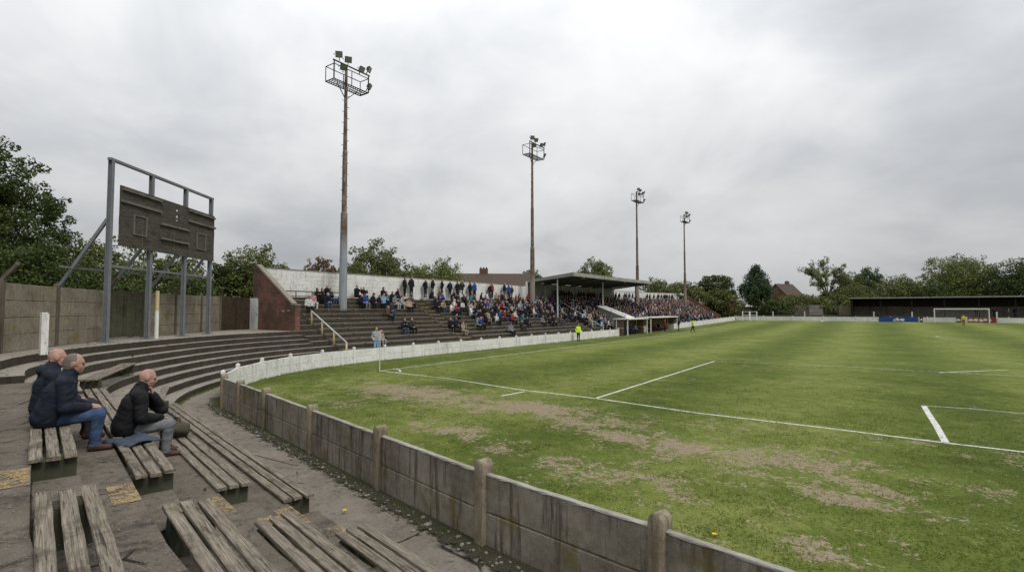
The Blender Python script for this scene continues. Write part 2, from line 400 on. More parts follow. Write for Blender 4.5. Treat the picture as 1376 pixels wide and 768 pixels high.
def at_len(l):
    l = max(0, min(l, LEN[-1] - 1e-4)); lo, hi = 0, len(LEN) - 1
    while hi - lo > 1:
        m = (lo + hi) // 2
        if LEN[m] <= l: lo = m
        else: hi = m
    t = (l - LEN[lo]) / (LEN[hi] - LEN[lo]); p = path[lo].lerp(path[hi], t)
    d = (path[min(hi + 1, len(path) - 1)] - path[max(lo - 1, 0)]).normalized()
    return p, d, Vector((-d.y, d.x, 0))
LZERO = sum(1 for _ in ()) + 0.0                                  # length at u = 0
def len_of_s(s):                             # length along the wall at touchline position s (straight part)
    for i, p in enumerate(path):
        if p.y >= s and p.x < -3: return LEN[i] - (p.y - s)
    return LEN[-1]
LZERO = next(LEN[i] - (path[i] - P0).dot(U) * -1 for i in range(len(path)) if (path[i] - P0).dot(U) < .05)
TREAD, RISE, E0, NR = .58, .31, .9, 13

# ground sheet to the horizon, following the fall of the pitch
gx = [-900, -400, -150, -60, -30, -14.2, -4.6, 10, 40, 80, 150, 400, 900]; gy = [-900, -400, -120, -60, -30, -13, 0, 20, 40, 50, 60, 70, 80, 90, 100, 110, 120, 160, 300, 600, 1200]
mb = MB()
vs = [(x, y, zt(y) - .07) for y in gy for x in gx]; n = len(gx)
mb.add(vs, [(j * n + i, j * n + i + 1, j * n + n + i + 1, j * n + n + i) for j in range(len(gy) - 1) for i in range(n - 1)])
tag(mb.build('ground', M['land'], smooth=True), kind='structure')

# pitch, with the worn places as an attribute
WEAR = [(560, 528, 3.0, 1.2, .85), (450, 539, 2.0, .4, .5), (655, 546, 1.7, .8, .7), (720, 548, 2.6, .85, .8), (610, 578, 1.3, .4, .8), (780, 566, 2.2, .6, .65), (860, 590, 1.6, .6, .75),
        (935, 602, 1.7, .7, .8), (790, 632, 2.0, .55, .62), (700, 615, 1.5, .35, .35), (880, 622, 1.3, .35, .45), (1085, 618, 1.2, .7, .62), (1120, 645, 1.1, .45, .62), (1050, 648, 1.0, .4, .5), (1150, 672, .9, .45, .6),
        (1000, 610, 1.1, .4, .65), (1100, 738, .7, .4, .55), (1250, 600, 2.0, .4, .3), (1010, 575, 1.6, .4, .35), (960, 640, 1.2, .4, .4), (1230, 640, 1.5, .5, .35), (480, 508, 1.8, .3, .3)]
WP = np.array([[*onz(a, b, 0).xy, c, d, e] for a, b, c, d, e in WEAR])
def wear(x, y):
    w = np.zeros_like(x)
    for X, Y, a, b, k in WP:
        dx, dy = x - X, y - Y
        p, q = dx * .995 - dy * .1, dx * .1 + dy * .995
        w = np.maximum(w, k * np.exp(-((p / a) ** 2 + (q / b) ** 2) * .5) * 1.12)
    tl = .42 * np.exp(-((x + .1) / .35) ** 2) * (y > -.5) * (y < 75)
    al = .25 * np.exp(-((x + 3.3) / .6) ** 2) * (y > 4)
    return np.maximum(w, np.maximum(tl, al))
def axis(a, b, fine0, fine1, st, fa=2.0):
    out, x = [], a
    while x < b:
        out.append(x); x += st if fine0 <= x < fine1 else fa
    return np.array(out + [b])
X = axis(-4.6, 92, -5, 28, .3, 3.0); Y = axis(-13.6, 107, -14, 14, .3, 1.5)
gxx, gyy = np.meshgrid(X, Y); zz = np.array([zt(y) for y in Y])[:, None] + 0 * gxx
V = np.stack([gxx, gyy, zz], -1).reshape(-1, 3); n = len(X)
idx = np.arange(len(V)).reshape(len(Y), n)
Q = np.stack([idx[:-1, :-1], idx[:-1, 1:], idx[1:, 1:], idx[1:, :-1]], -1).reshape(-1, 4)
pitch = npmesh('pitch', V, Q, M['grass'], smooth=True); tag(pitch, kind='structure')
at = pitch.data.attributes.new('wear', 'FLOAT', 'POINT'); at.data.foreach_set('value', wear(V[:, 0], V[:, 1]).astype(np.float32))

# painted lines (each at the place the photo shows it)
def line(name, pts, w, fade=1.0, z=.006):
    pts = [Vector((p[0], p[1], 0)) for p in pts]; dense = []
    for a, b in zip(pts, pts[1:]):
        n = max(1, int((b - a).length / 1.0)); dense += [a.lerp(b, i / n) for i in range(n)]
    dense.append(pts[-1]); vs, wob = [], 0
    r = random.Random(len(pts) + int(w * 1000))
    for i, p in enumerate(dense):
        d = (dense[min(i + 1, len(dense) - 1)] - dense[max(i - 1, 0)]).normalized(); nn = Vector((-d.y, d.x, 0)); wob = wob * .7 + r.uniform(-.012, .012)
        for s in (-1, 1):
            q = p + nn * (s * w / 2 + wob); vs.append((q.x, q.y, zt(q.y) + z))
    o = MB().add(vs, [(2 * i, 2 * i + 2, 2 * i + 3, 2 * i + 1) for i in range(len(dense) - 1)]).build(name, M['line'])
    a = o.data.attributes.new('fade', 'FLOAT', 'POINT'); a.data.foreach_set('value', [fade] * len(vs)); return tag(o, kind='structure')
C = onz(510, 498); PE = onz(800, 535); SX = onz(1272, 595); GE = onz(1376, 607); PF = onz(960, 485); SF = onz(1242, 545)
dirg = (GE - SX).normalized()
line('goal_line', [C, onz(600, 508), onz(700, 523.5), PE, onz(940, 555), onz(1100, 573.5), SX, GE, GE + dirg * 22], .11, .60)
line('penalty_area_line', [PE, PF], .10, .62)
line('penalty_area_line', [PF, onz(1130, 492), onz(1280, 500.5), onz(1376, 505), Vector((48, 17.5, 0))], .10, .53)
line('penalty_arc_line', [onz(1262, 500.5), onz(1290, 499.2), onz(1330, 497.6), onz(1355, 497.2)], .12, .62)
line('goal_area_line', [SX, SF], .15, .61)
line('goal_area_line', [SF, onz(1310, 549), onz(1376, 555.5), Vector((44, 4.2, 0))], .09, .55)
line('corner_mark', [onz(674, 531.5), onz(705, 526)], .09, .7)
line('corner_arc_line', [onz(527, 500.4), onz(539, 499.2), onz(537, 496.3), onz(530, 495)], .10, .62)
line('touch_line', [C] + [Vector((C.x * (1 - t), t * 104 + C.y * (1 - t), 0)) for t in (.1, .2, .3, .4, .5, .6, .7, .8, .9, 1)], .11, .56)
line('far_goal_line', [Vector((0, 104, 0)), Vector((72, 104, 0))], .12, .5)
cc = Vector((36, 56.5, 0))
line('centre_circle', [cc + Vector((math.cos(t), math.sin(t), 0)) * 9.15 for t in [2.75 + i * .1 for i in range(37)]], .11, .53)
line('halfway_line', [Vector((0, 52, 0)), Vector((72, 56.5 + 2, 0))], .10, .40)
line('far_penalty_area_line', [onz(1104, 437), onz(1116, 434.2)], .35, .75)
line('old_chalk_mark', [onz(992, 622), onz(1012, 603), onz(1034, 600), onz(1050, 605)], .22, .40)
line('old_chalk_mark', [onz(1085, 603), onz(1100, 612), onz(1118, 632)], .20, .37)

# grass tufts on the nearer grass
rs = np.random.RandomState(5); NT_ = 88000
tx = rs.uniform(-3.9, 33, NT_); tu = rs.rand(NT_); ty = -13.5 + 30 * tu ** 1.9
ok = np.ones(NT_, bool)
uu = (tx - P0.x) * U.x + (ty - P0.y) * U.y; vv = (tx - P0.x) * Vd.x + (ty - P0.y) * Vd.y
ok &= vv < -.12
pp = np.array([(p.x, p.y) for p in path if p.y < 5])
for i in range(0, NT_, 6000):
    j = slice(i, i + 6000); dd = np.hypot(tx[j, None] - pp[None, :, 0], ty[j, None] - pp[None, :, 1]); k = dd.argmin(1)
    nrm = np.array([tuple(at_len(LEN[q])[2].xy) for q in range(len(pp))])
    ok[j] &= ((tx[j] - pp[k, 0]) * nrm[k, 0] + (ty[j] - pp[k, 1]) * nrm[k, 1]) < -.12
ok &= rs.rand(NT_) > 1.15 * wear(tx, ty)
def off_line(a, b, w):
    ax, ay, bx, by = a.x, a.y, b.x, b.y; L2 = (bx - ax) ** 2 + (by - ay) ** 2
    t = np.clip(((tx - ax) * (bx - ax) + (ty - ay) * (by - ay)) / L2, 0, 1)
    return np.hypot(tx - ax - t * (bx - ax), ty - ay - t * (by - ay)) > w
for a, b in ((C, onz(700, 523.5)), (onz(700, 523.5), PE), (PE, SX), (SX, GE), (GE, GE + dirg * 22), (PE, PF), (SX, SF), (SF, Vector((44, 4.2, 0))), (onz(674, 531.5), onz(705, 526))): ok &= off_line(a, b, .13)
tx, ty = tx[ok], ty[ok]; nb = 6
bx = np.repeat(tx, nb) + rs.normal(0, .085, len(tx) * nb); by = np.repeat(ty, nb) + rs.normal(0, .085, len(tx) * nb)
h = rs.uniform(.014, .042, len(bx)) * np.repeat((.75 + .45 * np.sin(tx * 2.1 + 1.3 * np.sin(ty * 1.7)) * np.sin(ty * 2.6 + np.sin(tx * 1.9)) + rs.uniform(-.15, .15, len(tx))) * np.clip((18 - ty) / 20, .3, 1), nb); w = rs.uniform(.006, .012, len(bx)); an = rs.uniform(0, 6.28, len(bx)); le = rs.uniform(.012, .045, len(bx)); la = rs.uniform(0, 6.28, len(bx))
V = np.empty((len(bx), 3, 3)); V[:, 0] = np.stack([bx - w * np.cos(an), by - w * np.sin(an), 0 * bx], 1); V[:, 1] = np.stack([bx + w * np.cos(an), by + w * np.sin(an), 0 * bx], 1)
V[:, 2] = np.stack([bx + le * np.cos(la), by + le * np.sin(la), h], 1)
tag(npmesh('grass', V.reshape(-1, 3), np.arange(len(bx) * 3).reshape(-1, 3), M['blade']), kind='stuff')

# ------------------------------------------------------------------ terraces
def ribbon(mb, ls, prof, mats, jit=0.0):
    jr = random.Random(len(ls))
    """prof(i, l) -> list of (offset, z); consecutive pairs give faces; mats: material of each strip"""
    base = len(mb.v); rows = []
    for l in ls:
        p, d, nn = at_len(l); pr = prof(l); rows.append(len(pr))
        f = max(0, min(1, (l - S1 + 3.2) / 3.2)); nn = nn.lerp(Vector((-1, 0, 0)), f).normalized()
        for j_, (o, z) in enumerate(pr):
            if jit and j_ % 4 in (2, 3) and 0 < j_: o += jr.uniform(-jit, jit); z += jr.uniform(-jit, jit * .4)
            q = p + nn * o; mb.v.append((q.x, q.y, z))
    k = rows[0]
    for i in range(len(ls) - 1):
        for j in range(k - 1):
            a = base + i * k + j; mb.f.append((a, a + k, a + k + 1, a + 1)); mb.m.append(mats[j])
LU = lambda u: LZERO - u
S1 = len_of_s(.75)
JOIN = LU(-11.3)
BE = [(1.75, .365), (2.65, .73), (3.6, 1.10), (4.5, 1.46), (5.2, 1.86)]
def steps_profile(edges, start, z0, last, lip=.07):
    out = [(start, z0)]; z = z0
    for e, zn in edges:
        out += [(e, z), (e, zn - .004), (e, zn), (e + lip, zn)]; z = zn
    out.append((last, z)); return out
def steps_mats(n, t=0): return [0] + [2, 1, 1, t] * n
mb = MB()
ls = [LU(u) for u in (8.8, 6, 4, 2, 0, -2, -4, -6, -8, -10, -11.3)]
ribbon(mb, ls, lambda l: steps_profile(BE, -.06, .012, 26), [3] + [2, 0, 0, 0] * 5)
S1 = len_of_s(.75)
NC = 8
def cprof(l):
    t = max(0, min(1, (l - JOIN) / 8.5)); t = t * t * (3 - 2 * t); ed = []
    for k in range(NC):
        a = 1.45 + 3.75 / (NC - 1) * k; b = .80 + 3.0 / (NC - 1) * k
        ed.append((a + (b - a) * t, 1.86 / NC * (k + 1)))
    return steps_profile(ed, -.06, .012, 15)
n = 150; ls = [JOIN + (S1 - JOIN) * i / n for i in range(n + 1)]
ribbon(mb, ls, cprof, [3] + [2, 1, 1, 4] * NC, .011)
# closing cheek where the straight treads meet the curved ones
p, d, nn = at_len(JOIN)
ea = BE; eb = [(1.45 + 3.75 / (NC - 1) * k, 1.86 / NC * (k + 1)) for k in range(NC)]
def zat(ed, o): return max([0.012] + [z for e, z in ed if e <= o])
cuts = sorted({e for e, z in ea + eb} | {-.05, 5.2})
for a, b in zip(cuts, cuts[1:]):
    za, zb = zat(ea, (a + b) / 2), zat(eb, (a + b) / 2)
    if abs(za - zb) > .01:
        q = [p + nn * a, p + nn * b]
        mb.add([(q[0].x, q[0].y, za), (q[1].x, q[1].y, za), (q[1].x, q[1].y, zb), (q[0].x, q[0].y, zb)], [(0, 1, 2, 3)], 2)
p1, d1, n1_ = at_len(S1); n1_ = Vector((-1, 0, 0))
ea = [(e, z) for e, z in [(.80 + 3.0 / (NC - 1) * k, 1.86 / NC * (k + 1)) for k in range(NC)]]; eb = [(E0 + TREAD * k, RISE * (k + 1)) for k in range(NR)]
cuts = sorted({e for e, z in ea + eb if e < 4.0} | {-.05, 4.0})
for a, b in zip(cuts, cuts[1:]):
    za, zb = zat(ea, (a + b) / 2), zat(eb, (a + b) / 2)
    if abs(za - zb) > .01:
        q = [p1 + n1_ * a, p1 + n1_ * b]
        mb.add([(q[0].x, q[0].y, za), (q[1].x, q[1].y, za), (q[1].x, q[1].y, zb), (q[0].x, q[0].y, zb)], [(0, 1, 2, 3)], 2)
tag(mb.build('terrace', [M['step'], M['tread'], M['riser'], M['slab'], M['ctread']]), kind='structure')
# the stand's own steps
def sprof(l):
    p = at_len(l)[0]; z = zt(p.y)
    return [(o, q + z) for o, q in steps_profile([(E0 + TREAD * k, RISE * (k + 1)) for k in range(NR)], -.06, .012, E0 + TREAD * NR)]
mb = MB(); ls = [S1] + [len_of_s(s) for s in range(2, 104, 3)]
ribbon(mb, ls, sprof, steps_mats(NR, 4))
EB = E0 + TREAD * NR                       # 8.44: back of the stand
tag(mb.build('stand_steps', [M['step'], M['tread'], M['riser'], M['slab'], M['ctread']]), kind='structure')

# gangway half steps and worn yellow edges among the benches
mb = MB(); my = MB()
for (e, z), (e0, z0) in zip(BE, [(0, 0.012)] + BE):
    if e > 5: continue
    zm = (z + z0) / 2; q = uv(-1.575, e - .21, (zm + z0) / 2)
    mb.plank(1.36, .42, zm - z0, seed=int(e * 10), amp=.008, bev=.015, seg=.2)
    k = len(mb.v) - 8 * (max(2, int(1.36 / .2)) + 1)
    mt = Matrix.Translation(q) @ Matrix((U, Vd, (0, 0, 1))).transposed().to_4x4()
    for i in range(k, len(mb.v)): mb.v[i] = tuple(mt @ Vector(mb.v[i]))
    for (ee, zz_, u0, u1, wd) in ((e, z, -2.15, -1.4, .26), (e - .42, zm, -1.5, -1.1, .2)):
        a = [uv(u0, ee + .01, zz_ + .012), uv(u1, ee + .01, zz_ + .012), uv(u1, ee + wd, zz_ + .012), uv(u0, ee + wd, zz_ + .012)]
        my.add(a, [(0, 1, 2, 3)])
tag(mb.build('gangway_steps', M['step'], smooth=False), kind='structure')
for nm, s0, s1, ks in (('a', .85, 1.95, range(3, 9)), ('b', 14.1, 15.4, range(0, 12)), ('c', 36.8, 37.9, range(0, 9))):
    for k in ks:
        e = E0 + TREAD * k
        a = [Vector((-4.2 - e - .01, s0, zt(s0) + RISE * (k + 1) + .006)), Vector((-4.2 - e - .01, s1, zt(s1) + RISE * (k + 1) + .006)), Vector((-4.2 - e - .2, s1, zt(s1) + RISE * (k + 1) + .006)), Vector((-4.2 - e - .2, s0, zt(s0) + RISE * (k + 1) + .006))]
        my.add(a, [(0, 1, 2, 3)])
        b = [Vector((-4.2 - e + .006, s, zt(s) + RISE * k + z)) for s, z in ((s0, RISE - .09), (s1, RISE - .09), (s1, RISE), (s0, RISE))]
        my.add(b, [(0, 1, 2, 3)])
tag(my.build('yellow_markings', M['yellow']), kind='structure')
# paler slabs of the path by the wall
mb = MB()
for u0, u1, v0, v1 in ((-1.9, 1.25, .42, 1.42), (1.3, 4.2, .40, 1.45), (4.25, 8, .4, 1.45)):
    j = random.Random(int(u1 * 10)); mb.add([uv(u0 + j.uniform(-.1, .1), v0, .034), uv(u1, v0 + j.uniform(-.05, .05), .034), uv(u1, v1, .03), uv(u0, v1, .03),
        uv(u0, v0, .01), uv(u1, v0, .01), uv(u1, v1, .01), uv(u0, v1, .01)], [(0, 3, 2, 1), (0, 1, 5, 4), (1, 2, 6, 5), (2, 3, 7, 6), (3, 0, 4, 7)])
tag(mb.build('path_slabs', M['slab']), kind='structure')

# ------------------------------------------------------------------ grey perimeter wall beside the path
def on_path(name, parent, l, L, w, t, zc, off, mat, seed, amp, bev, chip=0, seg=.25, smooth=False):
    pass
wall = thing('perimeter_wall', 'low stained grey concrete panel wall between the bench path and the grass', 'wall', uv(0, 0))
PU = [7.9, 5.25, 2.58, 0, -2.85, -5.9, -9.0, -11.3, -13.0]
def oriented(mb, p, d, nn):
    return mb.xf(Matrix.Translation(p) @ Matrix((d, nn, (0, 0, 1))).transposed().to_4x4())
POSTH = [1.1, 1.1, 1.1, 1.12, 1.10, 1.06, 1.08, 1.05, 1.1]
for i, u in enumerate(PU):
    p, d, nn = at_len(LU(u)); mb = MB(); hh = POSTH[i]; r = random.Random(i * 3 + 1)
    # post: square shaft with an arched, worn head
    w = .088; zs = hh - .06; sect = [(-w, -.05), (-w, .25), (-w * 1.0, .6), (-w * .98, zs - .05)] + [(-w * math.cos(t) * 1.04, zs + .095 * math.sin(t)) for t in [math.pi * q / 8 for q in range(9)]] + [(w * .98, zs - .05), (w, .6), (w, .25), (w, -.05)]
    sl = (-.098, -.088, -.03, .03, .088, .098); kk = len(sect); vs = []
    for qi, yy in enumerate(sl):
        sh_ = .93 if qi in (0, 5) else 1
        for x_, z_ in sect: vs.append((x_ * sh_ + r.uniform(-.006, .006), yy + r.uniform(-.004, .004), (z_ if z_ < .7 else .7 + (z_ - .7) * (.98 if qi in (0, 5) else 1)) + r.uniform(-.006, .006)))
    fs = [(a * kk + b_, a * kk + b_ + 1, a * kk + kk + b_ + 1, a * kk + kk + b_) for a in range(5) for b_ in range(kk - 1)] + [tuple(reversed(range(kk))), tuple(range(5 * kk, 6 * kk))]
    mb.add(vs, fs); oriented(mb, p, d, nn).build('post', M['postconc'], wall, org=wall.location, smooth=True)
    if i < len(PU) - 1:
        q, d2, n2 = at_len(LU(PU[i + 1])); mid = (p + q) / 2; L = (q - p).length - .13; dd = (q - p).normalized(); nv = Vector((-dd.y, dd.x, 0))
        for j, (z0, z1, t) in enumerate(((-.03, .47, .075), (.485, .95, .07))):
            mb = MB().plank(L, z1 - z0, t, seed=i * 7 + j, seg=.16, amp=.0035, bev=.012)
            mb.xf(Matrix.Rotation(math.pi / 2, 4, 'X')).xf(Matrix.Translation((0, 0, (z0 + z1) / 2)))
            oriented(mb, mid, dd, nv).build('panel', M['wallconc'], wall, org=wall.location)
        mb = MB().plank(L, .085, .03, seed=i * 7 + 5, seg=.11, amp=.006, bev=.008).xf(Matrix.Translation((0, 0, .963)))
        oriented(mb, mid, dd, nv).build('coping', M['coping'], wall, org=wall.location)
# ------------------------------------------------------------------ white perimeter wall (curve, then along the touchline)
def white_wall(name, label, l0, l1, step, h=.80, ph=.94, pw=.13, parent=None, skip=()):
    w = thing(name, label, 'wall', at_len(l0)[0]); n = max(1, round((l1 - l0) / step))
    for i in range(n + 1):
        l = l0 + (l1 - l0) * i / n; p, d, nn = at_len(l); p = p + Vector((0, 0, zt(p.y)))
        r = random.Random(i)
        mb = MB().box((0, 0, ph / 2 - .02), (pw, pw * 1.1, ph + .04)); mb.add([(x * pw / 2, y * pw * .55, ph) for x, y in ((-1, -1), (1, -1), (1, 1), (-1, 1))] + [(0, 0, ph + .05)], [(0, 1, 4), (1, 2, 4), (2, 3, 4), (3, 0, 4)])
        oriented(mb, p, d, nn).build('post', M['white'], w, org=w.location, bevel=.012)
        if i < n:
            q, d2, n2 = at_len(l0 + (l1 - l0) * (i + 1) / n); q = q + Vector((0, 0, zt(q.y))); mid = (p + q) / 2; dd = (q - p).normalized(); L = (q - p).length - pw + .02; nv = Vector((-dd.y, dd.x, 0)).normalized(); up = dd.cross(nv)
            mb = MB()
            for z0, z1, t in ((-.03, h / 2 - .01, .07), (h / 2, h, .062)):
                mb.plank(L, z1 - z0, t, seed=i * 5 + int(z1 * 10), seg=.5, amp=.004, bev=.01)
                k = len(mb.v) - 8 * (max(2, int(L / .5)) + 1)
                for a in range(k, len(mb.v)):
                    x, y, z = mb.v[a]; mb.v[a] = (x, -z, y + (z0 + z1) / 2)
            mb.xf(Matrix.Translation(mid) @ Matrix((dd, nv, up)).transposed().to_4x4()).build('panel', M['white'], w, org=w.location)
    return w
LWs = LU(-13.25); S = len_of_s
D1a, D1b, D2a, D2b = 41.3, 48.0, 49.3, 60.8
white_wall('perimeter_wall', 'low white flaking panel wall curving round the corner and along the open terrace', LWs, S(D1a - .3), 2.4)
white_wall('perimeter_wall', 'short white wall filling the gap between the two dugouts', S(D1b + .15), S(D2a - .15), 2.1)
white_wall('perimeter_wall', 'low white wall along the touchline beyond the second dugout', S(D2b + .3), S(106.2), 2.6)

# ------------------------------------------------------------------ rubble, moss and weeds along the foot of the grey wall
rs_ = random.Random(3); mb = MB(); mm = MB()
ICO = [(0, 0, 1), (.9, 0, .3), (.28, .85, .3), (-.72, .53, .3), (-.72, -.53, .3), (.28, -.85, .3), (.72, .53, -.35), (-.28, .85, -.35), (-.9, 0, -.35), (-.28, -.85, -.35), (.72, -.53, -.35)]
ICF = [(0, 1, 2), (0, 2, 3), (0, 3, 4), (0, 4, 5), (0, 5, 1), (1, 6, 2), (2, 6, 7), (2, 7, 3), (3, 7, 8), (3, 8, 4), (4, 8, 9), (4, 9, 5), (5, 9, 10), (5, 10, 1), (1, 10, 6)]
def blob(m, c, r, flat=.6):
    a = rs_.random() * 6; ca, sa = math.cos(a), math.sin(a); k = [rs_.uniform(.6, 1.3) for _ in range(3)]
    m.add([(c[0] + (x * ca * k[0] - y * sa * k[1]) * r, c[1] + (x * sa * k[0] + y * ca * k[1]) * r, c[2] + z * r * flat * k[2]) for x, y, z in ICO], ICF)
def terr_z(u, v): return max([.012] + [z for e, z in BE if e <= v])
for i in range(520):
    l = LU(rs_.uniform(-14.5, 7)); p, d, nn = at_len(l); o = .1 + abs(rs_.gauss(0, .22)); q = p + nn * o
    blob(mb, (q.x, q.y, .045), rs_.uniform(.008, .03) * (1.9 if rs_.random() < .1 else 1))
for i in range(260):
    u, v = rs_.uniform(-11, 4), rs_.uniform(.4, 5.1); q = uv(u, v, terr_z(u, v) + .006); blob(mb, q, rs_.uniform(.006, .018))
for i in range(160):
    l = rs_.uniform(JOIN, S1); p, d, nn = at_len(l); k = rs_.randrange(NC)
    pr = [x for x in cprof(l)]; e = pr[2 + 4 * k][0]; q = p + nn * (e + rs_.uniform(.2, .4)); blob(mb, (q.x, q.y, 1.86 / NC * (k + 1) + .01), rs_.uniform(.012, .035))
tag(mb.build('rubble', M['stone']), kind='stuff')
for i in range(900):
    if rs_.random() < .65: l = LU(rs_.uniform(-14.5, 7)); p, d, nn = at_len(l); q = p + nn * (.06 + abs(rs_.gauss(0, .16))); z = .012
    else:
        u = rs_.uniform(-11, 5); e, ze = BE[rs_.randrange(4)]; v = e - abs(rs_.gauss(0, .07)) - .01; q = uv(u, v); z = terr_z(u, v)
        if -2.3 < u < -.8: continue
    blob(mm, (q.x, q.y, z), rs_.uniform(.02, .06), .3)
tag(mm.build('moss', M['moss'], smooth=True), kind='stuff')
k = NT('damp_soil'); v = k.vec('Position'); fd = k.n('Attribute', attribute_name='fade').outputs['Fac']; n_ = k.noise(v, 6, 6, .75); n3 = k.noise(v, 45, 4, .7)
f_ = k.step(k.math('ADD', fd, k.math('MULTIPLY', k.math('SUBTRACT', n_, .5), 1.6)), .42, .6)
b_ = k.n('BsdfPrincipled'); k.put(b_.inputs['Base Color'], k.ramp(n3, [(.35, (.022, .019, .010)), (.6, (.06, .055, .026)), (.75, (.16, .14, .09))])); b_.inputs['Roughness'].default_value = .95
bp = k.n('Bump'); k.put(bp.inputs['Height'], n3); bp.inputs['Strength'].default_value = .9; bp.inputs['Distance'].default_value = .03; k.put(b_.inputs['Normal'], bp.outputs[0])
t_ = k.n('BsdfTransparent'); m_ = k.n('MixShader'); k.put(m_.inputs[0], f_); k.put(m_.inputs[1], t_.outputs[0]); k.put(m_.inputs[2], b_.outputs[0]); k.put(k.out.inputs[0], m_.outputs[0])
vs, fv = [], []; n = 140
for i in range(n + 1):
    p, d, nn = at_len(LU(8 - 23.5 * i / n))
    for o, q in ((.03, 1), (.2, .75), (.42, .35), (.62, 0)): a = p + nn * o; vs.append((a.x, a.y, .039 + (.02 if o < .1 else 0))); fv.append(q)
o = MB().add(vs, [(i * 4 + j, i * 4 + 4 + j, i * 4 + 5 + j, i * 4 + j + 1) for i in range(n) for j in range(3)]).build('mud', k.m)
a = o.data.attributes.new('fade', 'FLOAT', 'POINT'); a.data.foreach_set('value', fv); tag(o, kind='stuff')
# weeds: small blades at the wall foot, both sides, and on the walkway by the fence
V = []
for i in range(9000):
    t = rs_.random()
    if t < .22: l = LU(rs_.uniform(-15, 7)); p, d, nn = at_len(l); q = p + nn * (.07 + abs(rs_.gauss(0, .10))); z = .01
    elif t < .8: l = rs_.uniform(LU(7), S(40)); p, d, nn = at_len(l); q = p - nn * (.07 + abs(rs_.gauss(0, .07))); z = zt(p.y)
    else:
        l = rs_.uniform(JOIN, S1); p, d, nn = at_len(l); q = p + nn * (E0 - .02 - abs(rs_.gauss(0, .06)) + (cprof(l)[1][0] - E0)); z = .01
    if rs_.random() < .4 and math.sin(q.x * 2.3) * math.sin(q.y * 1.7) < 0: continue
    hh = rs_.uniform(.03, .12); a = rs_.random() * 6.3; w = rs_.uniform(.006, .014); le = rs_.uniform(0, .05); b = rs_.random() * 6.3
    V += [(q.x - w * math.cos(a), q.y - w * math.sin(a), z), (q.x + w * math.cos(a), q.y + w * math.sin(a), z), (q.x + le * math.cos(b), q.y + le * math.sin(b), z + hh)]
tag(npmesh('weeds', V, np.arange(len(V)).reshape(-1, 3), M['blade']), kind='stuff')

# ------------------------------------------------------------------ benches
def bench(label, L, p, rz, seed, group='slatted benches on the bench terrace', blocks=None, planks=3, gap=.032, hs=.37, w=.118):
    b = thing('bench', label, 'bench', p, rz, group)
    for i in range(planks):
        y = (i - (planks - 1) / 2) * (w + gap); r = random.Random(seed * 11 + i); dx = r.uniform(-.05, .05)
        o = MB().plank(L, w, .044, seed=seed * 10 + i, seg=.3, amp=.0035, bev=.007, warp=.006).build('seat_plank', M['wood'], b)
        o.location = (dx, y, hs + .027)
    for x in blocks or (-L / 2 + .25, L / 2 - .25):
        mb = MB().plank(.40, .24, hs + .02, seed=seed + int(x * 7), seg=.12, amp=.01, bev=.02)
        o = mb.xf(Matrix.Rotation(math.pi / 2, 4, 'Z')).build('support_block', M['block'], b); o.location = (x, 0, hs / 2 - .01)
    return b
RZ = math.atan2(U.y, U.x)
def row(label, u0, u1, vc, zf, seed, gap=.032, w=.118):
    n = max(2, round((u1 - u0) / 2.6)); L = u1 - u0
    return bench(label, L, uv((u0 + u1) / 2, vc, zf), RZ, seed, blocks=[-L / 2 + .22 + (L - .44) * i / n for i in range(n + 1)], gap=gap, w=w)
row('plank bench that the two men in navy jackets sit on', -11.0, -2.28, 4.32, 1.10, 1)
row('plank bench under the man in black with grey trousers', -11.6, -2.30, 3.36, .73, 2)
row('plank bench between the khaki bag and the gangway, second from the wall path', -9.3, -2.32, 2.46, .365, 3)
row('long plank bench along the wall path, beyond the gangway', -12.6, -2.30, 1.60, .012, 4)
row('short wide plank bench on the highest tread below the camera, near side of the gangway', -.80, 3.9, 4.26, 1.10, 5, .045, .112)
row('plank bench on the second tread down, near side of the gangway', -.88, 5.4, 3.29, .73, 6, .036, .116)
row('plank bench on the third tread down, near side of the gangway', -.86, 6.4, 2.42, .365, 7, .034, .117)
row('lowest plank bench beside the pale path slab, near side of the gangway', -.74, 7.0, 1.52, .012, 8)
a, b = onz(118, 511, 1.30), onz(174, 488, 1.30); m = (a + b) / 2; d = b - a
bench('short plank bench on the curved steps behind the heads of the seated men', d.length, (m.x, m.y, 1.02), math.atan2(d.y, d.x), 9, blocks=(-d.length / 2 + .3, d.length / 2 - .3), hs=.26)
a, b = onz(213, 538, .72), onz(223, 519, .72); m = (a + b) / 2; d = b - a
bench('stub of a broken bench, a lone plank on a block by the lowest curved step', d.length * 1.0, (m.x, m.y, .32), math.atan2(d.y, d.x), 10, blocks=(-d.length / 2 + .14,), planks=1, hs=.36, w=.2)
ZW = 1.86                                     # level of the upper walkway
